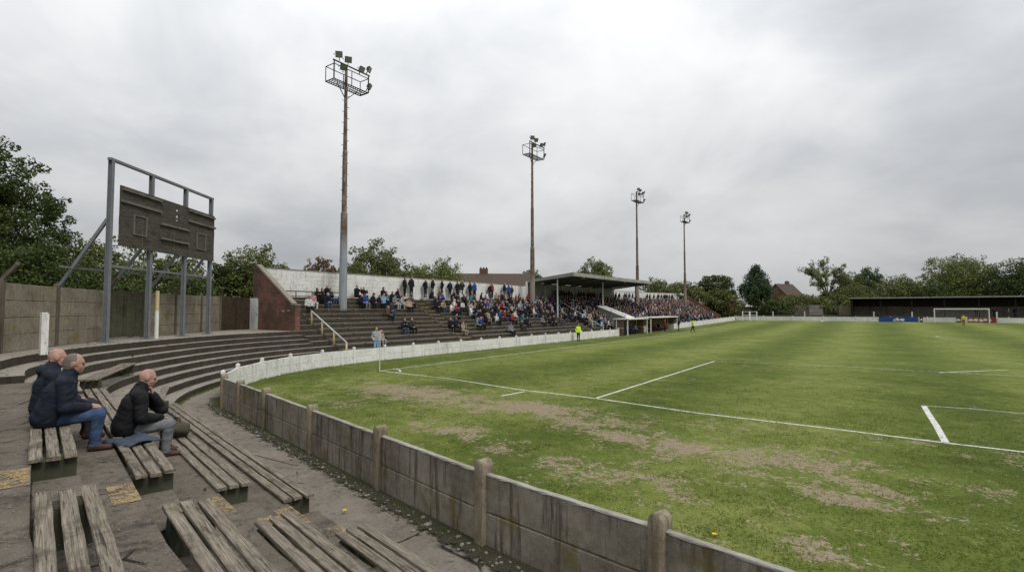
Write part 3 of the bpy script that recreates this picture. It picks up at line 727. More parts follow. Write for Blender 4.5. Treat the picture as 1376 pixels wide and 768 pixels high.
# ------------------------------------------------------------------ concrete panel fence behind the walkway
F0 = [Vector((9.3, -21.5, 0)), Vector((-.2, -14.1, 0)), Vector((-3.0, -12.1, 0)), Vector((-5.8, -9.7, 0)), Vector((-7.35, -7.8, 0)), Vector((-9.0, -5.75, 0)), Vector((-10.9, -3.6, 0)), Vector((-12.6, -1.7, 0)), Vector((-13.06, .5, 0))]
fence = thing('concrete_fence', 'tall weathered concrete panel fence behind the scoreboard and curved steps', 'fence', (F0[1].x, F0[1].y, ZW))
def fence_bay(parent, a, b, h, n, mat, seed, z):
    d = (b - a); L = d.length - .12; d.normalize(); nv = Vector((-d.y, d.x, 0)); mb = MB(); hh = h / n
    for j in range(n):
        k = len(mb.v); mb.plank(L, hh - .012, .06, seed=seed + j, seg=.4, amp=.004, bev=.012)
        for i in range(k, len(mb.v)): x, y, q = mb.v[i]; mb.v[i] = (x, -q, y + hh * (j + .5))
    mb.xf(Matrix.Translation((a + b) / 2 + Vector((0, 0, z))) @ Matrix((d, nv, (0, 0, 1))).transposed().to_4x4())
    return mb.build('panel', mat, parent, org=parent.location)
bays = []
for i, (a, b) in enumerate(zip(F0, F0[1:])):
    n = max(1, round((b - a).length / 2.9)) if i != 0 else 4
    for j in range(n): bays.append((a.lerp(b, j / n), a.lerp(b, (j + 1) / n)))
GA, GB = onz(160, 452, ZW), onz(198, 450, ZW)
gate_bay = min(range(len(bays)), key=lambda i: abs(proj((bays[i][0] + bays[i][1]) / 2 + Vector((0, 0, ZW)))[0] - 179))
brown_bay = len(bays) - 1
for i, (a, b) in enumerate(bays):
    mb = MB().box((0, 0, 1.05), (.15, .17, 2.25))
    mb.add([(-.075, -.085, 2.175), (.075, -.085, 2.175), (.075, .085, 2.175), (-.075, .085, 2.175), (0, 0, 2.24)], [(0, 1, 4), (1, 2, 4), (2, 3, 4), (3, 0, 4)])
    d = (b - a).normalized(); nv = Vector((-d.y, d.x, 0))
    mb.xf(Matrix.Translation(a + Vector((0, 0, ZW))) @ Matrix((d, nv, (0, 0, 1))).transposed().to_4x4()).build('post', M['fencepost'], fence, org=fence.location, bevel=.01)
    x = proj(a + Vector((0, 0, ZW + 2)))[0]
    if -20 < x < 330 and i % 2 == 0 or 85 < x < 110:    # cranked arm on top of some posts
        q = a + Vector((0, 0, ZW + 2.15)); e = q - nv * .42 - d * .1 + Vector((0, 0, .5))
        MB().bar(q, e, .09, .1).build('cranked_arm', M['fencepost'], fence, org=fence.location, bevel=.01)
    if i not in (gate_bay, brown_bay): fence_bay(fence, a, b, 2.1, 4, M['fence'], i * 9, ZW)
# green timber gate in the fence
a, b = bays[gate_bay]; d = (b - a).normalized(); nv = Vector((-d.y, d.x, 0)); L = (b - a).length - .16
g = thing('timber_gate', 'old greenish timber double gate in the concrete fence behind the scoreboard', 'gate', (*((a + b) / 2).xy, ZW), math.atan2(d.y, d.x))
for s in (-1, 1):
    mb = MB(); n = 7
    for j in range(n):
        k = len(mb.v); w = (L / 2 - .03) / n; r = random.Random(j * 3 + s); mb.box((s * (.015 + w * (j + .5)), r.uniform(-.01, .01), .07 + 1.02 + r.uniform(-.05, .04)), (w - .012, .03, 2.04))
    for z in (.4, 1.7): mb.box((s * L / 4, .03, z), (L / 2 - .06, .04, .12))
    mb.build('gate_leaf', M['gatewood'], g)
# brown door and white door by the brick wall
a, b = bays[brown_bay]; d = (b - a).normalized(); L = (b - a).length
g = thing('timber_gate', 'dark brown boarded gate beside the brick end wall', 'gate', (*((a + b) / 2).xy, ZW), math.atan2(d.y, d.x))
mb = MB()
for j in range(9): mb.box((-L / 2 + .1 + (L - .2) * (j + .5) / 9, 0, 1.05), ((L - .2) / 9 - .01, .04, 2.1))
mb.build('gate_leaf', M['brownwood'], g); MB().box((.05, -.05, 1.05), (.08, .06, 2.14)).build('meeting_post', M['brownwood'], g)

# ------------------------------------------------------------------ scoreboard
A = onz(152, 460, ZW); B = ond(287, 446, 28.0); B.z = ZW; sd = (B - A); SL = sd.length; sd.normalize()
sb = thing('scoreboard', 'derelict black timber scoreboard on four tall grey steel posts', 'scoreboard', A, math.atan2(sd.y, sd.x))
PX = [0, SL * .335, SL * .685, SL]
for i, x in enumerate(PX):
    zt_ = 7.25
    mb = MB()
    for y in (-.075, .075): mb.box((x, .30 + y, zt_ / 2), (.145, .022, zt_))
    mb.box((x, .30, zt_ / 2), (.02, .13, zt_ - .01)); mb.box((x, .30, .015), (.4, .4, .03))
    mb.build('post', M['frame'], sb)
    f = Vector((x, .38, 4.9 if i == 0 else 4.4)); e = Vector((x - .25, 3.3, .15))
    MB().bar(f, e, .11, .11).build('brace', M['frame'], sb)
MB().box((SL / 2, .30, 7.30), (SL + .25, .16, .10)).build('top_rail', M['frame'], sb)
MB().box((SL / 2, .42, 3.05), (SL + .2, .07, .09)).build('cross_rail', M['frame'], sb)
MB().box((SL / 2 - .4, 1.6, 2.95), (SL + .6, .06, .07)).build('cross_rail', M['frame'], sb)
MB().box((SL * .25, 1.75, 1.45), (SL * .5, .06, .07)).build('cross_rail', M['frame'], sb)
bz0, bz1, bx0, bx1 = 3.88, 6.35, .32, SL + .05
cw = [bx0, bx0 + (bx1 - bx0) * .355, bx0 + (bx1 - bx0) * .66, bx1]
for i in range(3):
    mb = MB(); n = 6
    for j in range(n):
        hh = (bz1 - bz0) / n; r = random.Random(i * 9 + j); mb.box(((cw[i] + cw[i + 1]) / 2, .15 + r.uniform(-.004, .004), bz0 + hh * (j + .5)), (cw[i + 1] - cw[i] - .012, .05, hh - .008))
    mb.build('board_panel', M['darkwood'], sb)
def trim(x0, x1, z, t=.10, d=.09): MB().plank(x1 - x0, t, d, seed=int(z * 100 + x0 * 10), seg=.4, amp=.004).xf(Matrix.Translation(((x0 + x1) / 2, .15 - .03 - d / 2, z)) @ Matrix.Rotation(math.pi / 2, 4, 'X')).build('ledge', M['trimwood'], sb)
hb = bz1 - bz0
trim(cw[0] + .05, cw[1], bz1 - hb * .06); trim(cw[0], cw[1], bz1 - hb * .26); trim(cw[1], cw[2], bz1 - hb * .47); trim(cw[1], cw[2], bz1 - hb * .74, .08, .12)
trim(cw[2], cw[3] - .05, bz1 - hb * .06); trim(cw[2], cw[3], bz1 - hb * .27)
for x, z in ((bx0 + (bx1 - bx0) * .165, bz1 - hb * .60), (bx0 + (bx1 - bx0) * .82, bz1 - hb * .63)):
    mb = MB(); w, h = .78, .86
    for sx in (-1, 1): mb.box((x + sx * w / 2, .10, z), (.07, .06, h))
    for sz in (-1, 1): mb.box((x, .10, z + sz * (h / 2 - .03)), (w - .072, .055, .06))
    mb.build('number_frame', M['trimwood'], sb); MB().box((x, .118, z), (w - .07, .012, h - .12)).build('number_plate', M['darkwood'], sb)
for z in (.14, .26, .33): MB().box(((cw[1] + cw[2]) / 2 + .12, .112, bz1 - hb * z), (.08, .02, .09 if z < .3 else .04)).build('white_pip', M['whiteclean'], sb)
for x in ((cw[0] + cw[1]) / 2 + .1, (cw[1] + cw[2]) / 2): MB().box((x, .118, bz0 + hb * .25), (.025, .02, hb * .46)).build('batten', M['trimwood'], sb)

# white posts on the walkway
q = onz(58, 476, 1.86); p = thing('marker_post', 'short thick white post standing on the top step behind the seated men', 'post', q)
mb = MB().box((0, 0, .58), (.19, .17, 1.18)); mb.add([(-.095, -.085, 1.17), (.095, -.085, 1.17), (.095, .085, 1.2), (-.095, .085, 1.2)], [(0, 1, 2, 3)]); mb.build('shaft', M['white'], p, bevel=.015)
MB().box((0, -.02, 1.19), (.15, .13, .05)).build('cap', M['whiteclean'], p)
q = ond(210, 450, 23.6); q.z = 1.86; p = thing('marker_post', 'tall thin pole, yellow over white, beside the old timber gate', 'post', q)
MB().tube((0, 0, 0), (0, 0, 1.25), .085, .08).build('shaft', M['white'], p, smooth=False); MB().tube((0, 0, 1.25), (0, 0, 2.15), .08, .075).build('yellow_top', M['yrail'], p)

# ------------------------------------------------------------------ open terrace: brick end wall, back wall
SE, XB, XF = .62, -12.75, -7.9
bw = thing('end_wall', 'weathered red brick wall sloping down the end of the open terrace', 'wall', (XF, SE, ZW))
prof = [(XB + .0, 6.0), (XB + .45, 6.0), (XF - .35, 3.42), (XF, 3.42), (XF, 1.5), (XB, 1.5)]
MB().prism([(x, SE - .12, z) for x, z in prof], (0, .24, 0)).build('brickwork', M['brick'], bw, org=bw.location)
MB().box((XF - .2, SE, 2.4), (.42, .34, 2.0)).build('pier', M['brick'], bw, org=bw.location)
mb = MB(); mb.prism([(XB + .40, SE - .17, 6.05), (XF - .37, SE - .17, 3.46), (XF - .33, SE - .17, 3.56), (XB + .46, SE - .17, 6.15)], (0, .34, 0)); mb.box((XF - .2, SE, 3.465), (.48, .40, .08)); mb.build('coping', M['tread'], bw, org=bw.location)
for x in (XF - .75, XF - 1.35): MB().box((x, SE - .125, 3.05 + (.02 if x < XF - 1 else .06)), (.26, .02, .09)).build('air_brick', M['coping'], bw, org=bw.location)
d = thing('service_door', 'white painted door in the brick end wall', 'door', (XB + .25, SE - .17, ZW))
MB().box((0, 0, 1.02), (.95, .06, 2.04)).build('door_leaf', M['white'], d, bevel=.01); MB().box((0, .012, 1.06), (1.1, .05, 2.12)).build('door_frame', M['trimwood'], d); MB().box((.36, -.045, 1.0), (.12, .04, .03)).build('handle', M['darkmetal'], d)
bk = thing('back_wall', 'long whitewashed block wall behind the open terrace', 'wall', (XB, SE, 4))
def bwall(s0, s1, h0=0):
    mb = MB(); n = max(1, round((s1 - s0) / 4))
    for i in range(n):
        a, b = s0 + (s1 - s0) * i / n, s0 + (s1 - s0) * (i + 1) / n; za, zb = 5.95 + zt(a), 5.95 + zt(b)
        mb.prism([(XB - .22, a, -.5), (XB - .22, b, -.5), (XB - .22, b, zb), (XB - .22, a, za)], (.22, 0, 0))
    return mb
bwall(SE + .14, 33.6).build('wall_face', M['whitecourse'], bk, org=bk.location); bwall(59.3, 97).build('wall_face', M['whitecourse'], bk, org=bk.location)
for s0, s1 in ((SE + .2, 33.5), (59.4, 97)):
    mb = MB(); n = 14
    for i in range(n):
        a, b = s0 + (s1 - s0) * i / n, s0 + (s1 - s0) * (i + 1) / n
        mb.bar((XB - .11, a + .01, 5.99 + zt(a)), (XB - .11, b, 5.99 + zt(b)), .28, .06)
    mb.build('coping', M['tread'], bk, org=bk.location)
# ------------------------------------------------------------------ terrace plank seats
GANG = [(.8, 2.05), (14.0, 15.4), (36.8, 38.0), (60.5, 61.8)]
SEG = [(2.15, 13.9), (15.5, 36.7), (38.1, 60.4), (61.9, 96.8)]
ordn = ['lowest', 'second', 'third', 'fourth', 'fifth', 'sixth', 'seventh', 'eighth', 'ninth', 'tenth', 'eleventh', 'topmost']
where = ['between the yellow handrail and the first yellow-edged gangway', 'between the first yellow-edged gangway and the white handrail', 'beneath the stand roof', 'in the open part beyond the stand roof']
def seat_x(k): return -4.2 - (E0 + TREAD * (k + 1)) - .10
def seat_z(k): return RISE * (k + 2) + .055 - .0
for si, (s0, s1) in enumerate(SEG):
    for k in range(12):
        zb = RISE * (k + 2); x = seat_x(k)
        b = thing('terrace_bench', f'{ordn[k]} long plank seat {where[si]}', 'bench', (x, s0, zb + zt(s0)), 0, 'plank seats on the terrace steps')
        mb = MB(); n = max(1, round((s1 - s0) / 5))
        for i in range(n):
            a, c = s0 + (s1 - s0) * i / n, s0 + (s1 - s0) * (i + 1) / n - .02; r = random.Random(k * 50 + i + si)
            m_ = MB().plank(c - a, .30, .05, seed=k * 31 + i, seg=1.0, amp=.005, bev=.008)
            m_.xf(Matrix.Translation((x, (a + c) / 2, zb + .085 + zt((a + c) / 2))) @ Matrix.Rotation(-math.atan2(zt(c) - zt(a), c - a) * 0 + 0, 4, 'X') @ Matrix.Rotation(math.pi / 2, 4, 'Z'))
            mb.add(m_.v, m_.f)
        mb.build('seat_plank', M['seatwood'], b, org=b.location)
        if si < 2:
            n = round((s1 - s0) / 2.2); me = None
            for i in range(n + 1):
                s = s0 + .15 + (s1 - s0 - .3) * i / n
                if me is None:
                    o = MB().box((0, 0, 0), (.24, .10, .07)).build('support', M['tread'], b); me = o.data
                else: o = bpy.data.objects.new('support', me); COL.objects.link(o); o.parent = b
                o.location = (0, s - s0, .028 + zt(s) - zt(s0))
# back rail along the top of the near terrace
r_ = thing('back_rail', 'thin dark rail along the foot of the whitewashed wall', 'rail', (-12.25, 1.2, 4.03))
MB().bar((-12.25, 1.2, 4.45), (-12.25, 7.5, 4.45), .06, .07).build('top_bar', M['darkmetal'], r_, org=r_.location)
for s in (1.3, 3.3, 5.3, 7.4): MB().bar((-12.25, s, 4.03), (-12.25, s, 4.42), .05, .05).build('post', M['darkmetal'], r_, org=r_.location)

# ------------------------------------------------------------------ handrails down the gangways
def handrail(label, s, x0, x1, xs, mat_post, mat_rail, z1=None):
    f = lambda x: RISE * max(1, min(NR, int((-x - 4.2 - E0) / TREAD) + 1)) + zt(s)
    fl = lambda x: RISE * ((-x - 4.2 - E0) / TREAD + .6) + zt(s) + 1.0
    h = thing('handrail', label, 'handrail', (x1, s, f(x1)))
    MB().tube((x0, s, fl(x0)), (x1, s, fl(x1)), .045, n=8).build('rail', mat_rail, h, org=h.location, smooth=True)
    for x in xs: MB().tube((x, s, f(x) - .02), (x, s, fl(x) - .03), .058, n=8).build('post', mat_post, h, org=h.location, smooth=True)
handrail('sloping handrail with cream yellow posts at the end of the open terrace', 2.08, -8.65, -5.05, (-8.6, -7.5, -6.3, -5.1), M['yrail'], M['wrail'])
handrail('long white sloping handrail beside the roofed stand', 38.4, -11.2, -4.9, (-11.1, -8.6, -6.4, -5.0), M['wrail'], M['wrail'])

# ------------------------------------------------------------------ roofed stand
RA, RB2, XFR = 33.8, 59.0, -6.5
st = thing('stand_roof', 'flat grey roof with back panels sheltering the middle of the terrace', 'stand', (XB, RA, 4))
mb = MB()
def rz_(x, s): return 6.45 + (x - XB) / (XFR - XB) * .72 + zt(s) * .6
mb.add([(XB - .2, RA, rz_(XB, RA)), (XFR, RA, rz_(XFR, RA)), (XFR, RB2, rz_(XFR, RB2)), (XB - .2, RB2, rz_(XB, RB2))] + [(XB - .2, RA, rz_(XB, RA) + .14), (XFR, RA, rz_(XFR, RA) + .14), (XFR, RB2, rz_(XFR, RB2) + .14), (XB - .2, RB2, rz_(XB, RB2) + .14)],
       [(0, 3, 2, 1), (4, 5, 6, 7), (0, 1, 5, 4), (1, 2, 6, 5), (2, 3, 7, 6), (3, 0, 4, 7)]); mb.build('roof', M['soffit'], st, org=st.location)
for s0, s1 in ((RA, 42.0), (42.05, 50.5), (50.55, RB2 + .3)):
    mb = MB().prism([(XFR + .003, s0, rz_(XFR, s0) - .22), (XFR + .003, s1, rz_(XFR, s1) - .22), (XFR + .003, s1, rz_(XFR, s1) + .2), (XFR + .003, s0, rz_(XFR, s0) + .2)], (.06, 0, 0)); mb.build('fascia', M['fascia'], st, org=st.location)
mb = MB().prism([(XB - .2, RA - .003, rz_(XB, RA) - .12), (XFR + .06, RA - .003, rz_(XFR, RA) - .22), (XFR + .06, RA - .003, rz_(XFR, RA) + .2), (XB - .2, RA - .003, rz_(XB, RA) + .18)], (0, -.06, 0)); mb.build('fascia', M['fascia'], st, org=st.location)
for i in range(8):
    s = RA + .4 + (RB2 - RA - .8) * i / 7
    MB().bar((XB + .1, s, rz_(XB, s) - .14), (XFR - .1, s, rz_(XFR, s) - .14), .12, .22).build('rafter', M['soffit'], st, org=st.location)
for i in range(6):
    a, b = 33.7 + i * 4.27, 33.7 + i * 4.27 + 4.2
    MB().prism([(XB, a, 3.6), (XB, b, 3.6), (XB, b, rz_(XB, b) - .02), (XB, a, rz_(XB, a) - .02)], (-.12, 0, 0)).build('back_panel', M['backboard'], st, org=st.location)
    MB().box((XB + .07, b, 5.3 + zt(b) * .6), (.12, .14, 2.1)).build('back_post', M['wrail'], st, org=st.location)
MB().box((XB + .08, RA - .1, 5.1), (.2, .2, 2.8)).build('corner_post', M['whiteclean'], st, org=st.location)
for s, x in ((34.2, -8.75), (46.5, -8.75), (58.4, -8.75)):
    z0 = RISE * 7 + zt(s); MB().tube((x, s, z0), (x, s, rz_(x, s) - .1), .085, n=10).build('post', M['wrail'] if s < 58 else M['darkmetal'], st, org=st.location)
for s in (37.5, 50.2):
    o = MB().box((XFR - .6, s, rz_(XFR, s) - .22), (.28, .22, .16)).build('floodlight', M['whiteclean'], st, org=st.location, bevel=.03)
# tunnel cover: sloping white slab with side walls
t0, t1 = 44.9, 47.6
tn = thing('tunnel_cover', 'sloping white slab over the players tunnel among the crowd', 'tunnel', (-5.0, t0, 0))
xa, xb = -4.75, -8.9; za, zb = 2.05, 3.55
mb = MB().prism([(xa, t0, za), (xb, t0, zb), (xb, t0, zb + .14), (xa, t0, za + .14)], (0, t1 - t0, 0)); mb.build('slab', M['white'], tn, org=tn.location)
for s in (t0 + .08, t1 - .2): MB().prism([(xa - .05, s, .2), (xb + .05, s, .2), (xb + .05, s, zb - .01), (xa - .05, s, za - .01)], (0, .12, 0)).build('side_wall', M['fascia'], tn, org=tn.location)
MB().bar((xa, t0 - .05, za + .35), (xb, t0 - .05, zb + .35), .05, .05).build('side_rail', M['darkmetal'], tn, org=tn.location)
for f in (.05, .5, .95): MB().bar((xa + (xb - xa) * f, t0 - .05, za + (zb - za) * f), (xa + (xb - xa) * f, t0 - .05, za + (zb - za) * f + .35), .05, .05).build('rail_post', M['darkmetal'], tn, org=tn.location)

# ------------------------------------------------------------------ dugouts
def dugout(label, s0, s1, win):
    x0, x1 = -4.9, -3.1; z = zt((s0 + s1) / 2); d = thing('dugout', label, 'dugout', (-4, s0, z))
    B = lambda nm, c, sz, m: MB().box((c[0], c[1], c[2] + z), sz).build(nm, M[m], d, org=d.location, bevel=.008)
    B('roof', ((x0 + x1) / 2, (s0 + s1) / 2, 2.0), (x1 - x0 + .2, s1 - s0 + .2, .13), 'white')
    B('back_wall', (x0 + .05, (s0 + s1) / 2, .96), (.1, s1 - s0 - .2, 1.92), 'brownpanel')
    for s in (s0 + .05, s1 - .05):
        B('end_panel', ((x0 + x1) / 2 - .25, s, .45), (x1 - x0 - .6, .06, .86), 'brownpanel' if win else 'white')
        B('end_window', ((x0 + x1) / 2 - .25, s, 1.4), (x1 - x0 - .6, .04, .92), 'brownpanel')
        B('end_rail', ((x0 + x1) / 2 - .25, s, .91), (x1 - x0 - .6, .10, .06), 'wrail')
        B('front_post', (x1 - .08, s, .97), (.11, .11, 1.93), 'whiteclean')
        B('rear_post', (x0 + .3, s - .003, .97), (.12, .112, 1.93), 'whiteclean')
    B('bench', (x0 + .42, (s0 + s1) / 2, .42), (.4, s1 - s0 - .4, .06), 'wood')
    B('bench_leg', (x0 + .42, s0 + 1.5, .2), (.35, .08, .4), 'brownpanel'); B('bench_leg', (x0 + .42, s1 - 1.5, .2), (.35, .08, .4), 'brownpanel')
    return d
dugout('white roofed dugout with brown end panels, the one beside the white handrail', D1a, D1b, True)
dugout('longer white dugout with a low white end wall, beyond the first one', D2a, D2b, False)

# ------------------------------------------------------------------ floodlight masts
def mast(label, p, ztop, seed, lamps, taper=1.0):
    rm = M['rust'] if seed == 0 else M['rust2']
    m = thing('floodlight_mast', label, 'floodlight', p, 0, 'floodlight masts along the terrace'); h = ztop - p.z
    cz = h - 2.4
    segs = [(0, .30, .27), (3.6, .27, .26), (3.62, .26, .245), (6.9, .23, .185), (11.5, .175, .165), (11.55, .15, .135), (cz + 1.6, .11, .11)]
    mb = MB(); n = 12
    zs = [(-.6, .30), (3.6, .275), (3.63, .265), (6.85, .24), (6.95, .185), (11.4, .175), (11.5, .150), (cz, .115), (cz + 1.75, .10)]
    vs = [(r * math.cos(2 * math.pi * j / n), r * math.sin(2 * math.pi * j / n), z) for z, r in zs for j in range(n)]
    mb.add(vs, [(a * n + j, a * n + (j + 1) % n, a * n + n + (j + 1) % n, a * n + n + j) for a in range(len(zs) - 1) for j in range(n)] + [tuple(range((len(zs) - 1) * n, len(zs) * n))])
    o = mb.build('pole', rm, m)
    mb = MB(); z = 7.3; s = 1
    while z < cz - .3: mb.bar((0, 0, z), (0, s * .33, z), .025, .03); z += .42; s = -s
    mb.build('climbing_peg', M['cage'], m)
    L, D = 1.55, .48; off = .18
    mb = MB(); c = (off, 0, cz)
    for y in (-L, L): mb.bar((off - D, y, cz), (off + D, y, cz), .06, .06)
    for x in (-D, D): mb.bar((off + x, -L, cz), (off + x, L, cz), .06, .06)
    for i in range(15): mb.bar((off - D, -L + .2 + i * .2, cz), (off + D, -L + .2 + i * .2, cz), .06, .025)
    for x in (-.2, .2): mb.bar((off + x, -L, cz + .005), (off + x, L, cz + .005), .05, .03)
    mb.build('platform', M['cage'], m)
    mb = MB()
    for x in (-D, D):
        for y in (-L, 0, L): mb.bar((off + x, y, cz), (off + x, y, cz + 1.1), .045, .045)
        mb.bar((off + x, -L, cz + 1.1), (off + x, L, cz + 1.1), .045, .045)
    for y in (-L, L): mb.bar((off - D, y, cz + 1.1), (off + D, y, cz + 1.1), .045, .045)
    mb.build('guard_rail', M['cage'], m)
    mb = MB(); mb.bar((off + D, -L - .1, cz + 1.35), (off + D, L + .1, cz + 1.35), .08, .08)
    for y in (-L, L): mb.bar((off + D, y, cz), (off + D, y, cz + 1.35), .07, .07)
    for sgn in (-1, 1): mb.bar((0, 0, cz - .9), (off, sgn * .9, cz), .05, .05)
    mb.build('lamp_bar', M['cage'], m)
    for (y, z, yaw, tilt) in lamps:
        rot = Matrix.Rotation(yaw, 4, 'Z') @ Matrix.Rotation(tilt, 4, 'Y'); at_ = Matrix.Translation((off + D + .14, y, cz + z))
        mb = MB(); pr = [(-.13, -.14, -.12), (-.13, .14, -.12), (-.13, .14, .12), (-.13, -.14, .12), (.09, -.25, -.22), (.09, .25, -.22), (.09, .25, .22), (.09, -.25, .22)]
        mb.add(pr, [(3, 2, 1, 0), (4, 5, 6, 7), (0, 1, 5, 4), (1, 2, 6, 5), (2, 3, 7, 6), (3, 0, 4, 7)]); mb.bar((0, -.34, -.05), (0, -.34, .05), .03, .05); mb.bar((-.05, 0, -.42), (-.05, 0, -.1), .05, .05)
        o = mb.xf(at_ @ rot).build('lamp', M['lamp'], m)
        MB().box((.094, 0, 0), (.02, .43, .37)).xf(at_ @ rot).build('lens', M['lens'], o)
lay = [(-1.25, 1.82, -.75, .45), (-.45, 1.76, -.6, .5), (1.45, 1.75, .5, .4), (-.85, 1.05, -.5, .7), (1.5, .45, .55, .5), (.75, 1.5, .1, .5)]
def mast_at(x, y, ztop, label, i):
    q = onz(x, y, 3.15 + 1e-6) if False else None
    s = onx(x, -10.95); z = RISE * 11 + zt(s); mast(label, Vector((-10.95, s, z)), ztop, i, lay)
mast_at(460.5, 411, 22.1, 'tall rusty floodlight mast with a pale blue-grey foot on the open terrace', 0)
mast_at(715.5, 403, 23.2, 'rusty floodlight mast rising through the crowd beside the stand roof', 1)
mast_at(857, 408, 23.6, 'floodlight mast just past the far edge of the stand roof', 2)
mast_at(921, 400, 23.9, 'most distant floodlight mast at the end of the terrace', 3)

# corner flag pole
f = thing('corner_flag', 'thin white corner pole where the two pitch lines meet', 'flag', (C.x - .05, C.y + .05, 0))
MB().tube((0, 0, 0), (0, 0, 2.05), .022, .018, 8).build('pole', M['whiteclean'], f); MB().tube((0, 0, 2.05), (0, 0, 2.09), .026, .012, 8).build('cap', M['whiteclean'], f)

# ------------------------------------------------------------------ far end
ZE = zt(106.5)
fw = thing('far_wall', 'low white boundary wall along the far end of the pitch', 'wall', (-4.2, 106.6, ZE)); x = -4.0; i = 0
while x < 110:
    L = 5.6; MB().box((x + L / 2, 106.6, ZE + .43), (L - .02, .14, .92)).build('panel', M['white'], fw, org=fw.location); MB().box((x, 106.595, ZE + .5), (.18, .2, 1.08)).build('post', M['white'], fw, org=fw.location); x += L; i += 1
fr = thing('barrier_rail', 'dark rail on white posts behind the far white wall', 'rail', (-3, 109.5, ZE + .4))
MB().bar((-3, 109.5, ZE + 1.72), (95, 109.5, ZE + 1.72), .07, .07).build('top_bar', M['darkmetal'], fr, org=fr.location); MB().bar((-3, 109.5, ZE + 1.2), (95, 109.5, ZE + 1.2), .05, .05).build('mid_bar', M['darkmetal'], fr, org=fr.location)
for i in range(17): MB().box((-3 + i * 6.1, 109.47, ZE + 1.0), (.2, .2, 1.9)).build('post', M['whiteclean'] if i % 3 else M['darkmetal'], fr, org=fr.location)
mb = MB()
for k in range(4): mb.box((48, 111.0 + k * .9 + .45, ZE + .2 + k * .24), (104, .9, .6))
tag(mb.build('far_terrace', M['step']), kind='structure')
ff = thing('far_fence', 'brown concrete panel fence across the far end of the ground', 'fence', (0, 118, ZE)); 
for i in range(14):
    a, b = Vector((-14 + i * 2.9, 118, 0)), Vector((-11.1 + i * 2.9, 118, 0)); h = 2.75 + (.35 if i in (7, 8) else 0)
    if i == 9: continue
    fence_bay(ff, a, b, h, 4, M['coping'] if i in (8,) else M['fence'], 700 + i * 5, ZE + .3); MB().box((a.x, 117.99, ZE + 1.6), (.16, .2, 3.0)).build('post', M['fencepost'], ff, org=ff.location)
# covered stand
fx0, fx1 = 17.6, 98
fs = thing('far_stand', 'long low dark covered stand along the far end', 'stand', (fx0, 112, ZE))
MB().prism([(fx0 - .5, 111.3, ZE + 4.65), (fx0 - .5, 118.6, ZE + 4.3), (fx0 - .5, 118.6, ZE + 4.42), (fx0 - .5, 111.3, ZE + 4.77)], (fx1 - fx0, 0, 0)).build('roof', M['black'], fs, org=fs.location)
for i in range(6): MB().box((fx0 - .5 + 13.5 * (i + .5), 111.27, ZE + 4.72 + (.03 if i % 2 else 0)), (13.4, .05, .24)).build('fascia', M['fascia'], fs, org=fs.location)
n = 16
for i in range(n):
    a = fx0 + (fx1 - fx0) * i / n; w = (fx1 - fx0) / n
    MB().box((a + w / 2, 118.3, ZE + 1.75), (w - .06, .1, 2.5)).build('wall_panel', M['farboard'], fs, org=fs.location)
    MB().box((a + w / 2, 118.36, ZE + 3.72), (w - .02, .08, 1.42)).build('upper_panel', M['brownwood'], fs, org=fs.location)
    MB().box((a, 112.4, ZE + 2.5), (.22, .22, 4.5)).build('post', M['black'], fs, org=fs.location)
MB().bar((fx0, 118.2, ZE + 3.02), (fx1, 118.2, ZE + 3.02), .1, .16).build('rail', M['black'], fs, org=fs.location)
MB().box((fx0 - .1, 115.2, ZE + 2.4), (.12, 6.4, 4.4)).build('end_wall', M['brownwood'], fs, org=fs.location)
# advertising boards: faded, unreadable
def board(label, px0, px1, mat, blots, h=.95):
    def xs(px):
        d = ray(px, 430); return CAM.x + d.x * ((106.48 - CAM.y) / d.y)
    x0, x1 = xs(px0), xs(px1); b = thing('advertising_board', label, 'advert board', ((x0 + x1) / 2, 106.48, ZE))
    MB().box((0, 0, h / 2), (x1 - x0, .05, h)).build('board', M[mat], b)
    for i, (f, z, w, hh, m) in enumerate(blots):
        r = random.Random(i); mb = MB(); n = 9; L = (x1 - x0)
        pts = [(f * L - L / 2 + math.cos(t) * w * r.uniform(.6, 1.2), -.032, z * h + math.sin(t) * hh * r.uniform(.6, 1.2)) for t in (2 * math.pi * j / n for j in range(n))]
        mb.prism(pts, (0, .006, 0)).build('faded_mark', M[m], b)
board('blue banner with white blots hung on the far white wall', 1181, 1234, 'blue', [(.47, .5, .35, .36, 'whiteclean'), (.60, .42, .5, .25, 'whiteclean'), (.41, .35, .3, .2, 'whiteclean')])
board('faded red and white board behind the far goal', 1300, 1339, 'red', [(.12, .5, .4, .25, 'whiteclean'), (.3, .5, .35, .3, 'whiteclean'), (.47, .45, .3, .28, 'whiteclean'), (.62, .55, .35, .25, 'whiteclean'), (.8, .5, .12, .2, 'whiteclean')])
board('small dark board on the far wall next to the goalkeeper', 1285, 1292, 'black', [(.4, .5, .3, .25, 'whiteclean')])
board('small black board beside the blue banner', 1236, 1240, 'black', [(.5, .5, .15, .25, 'whiteclean')])
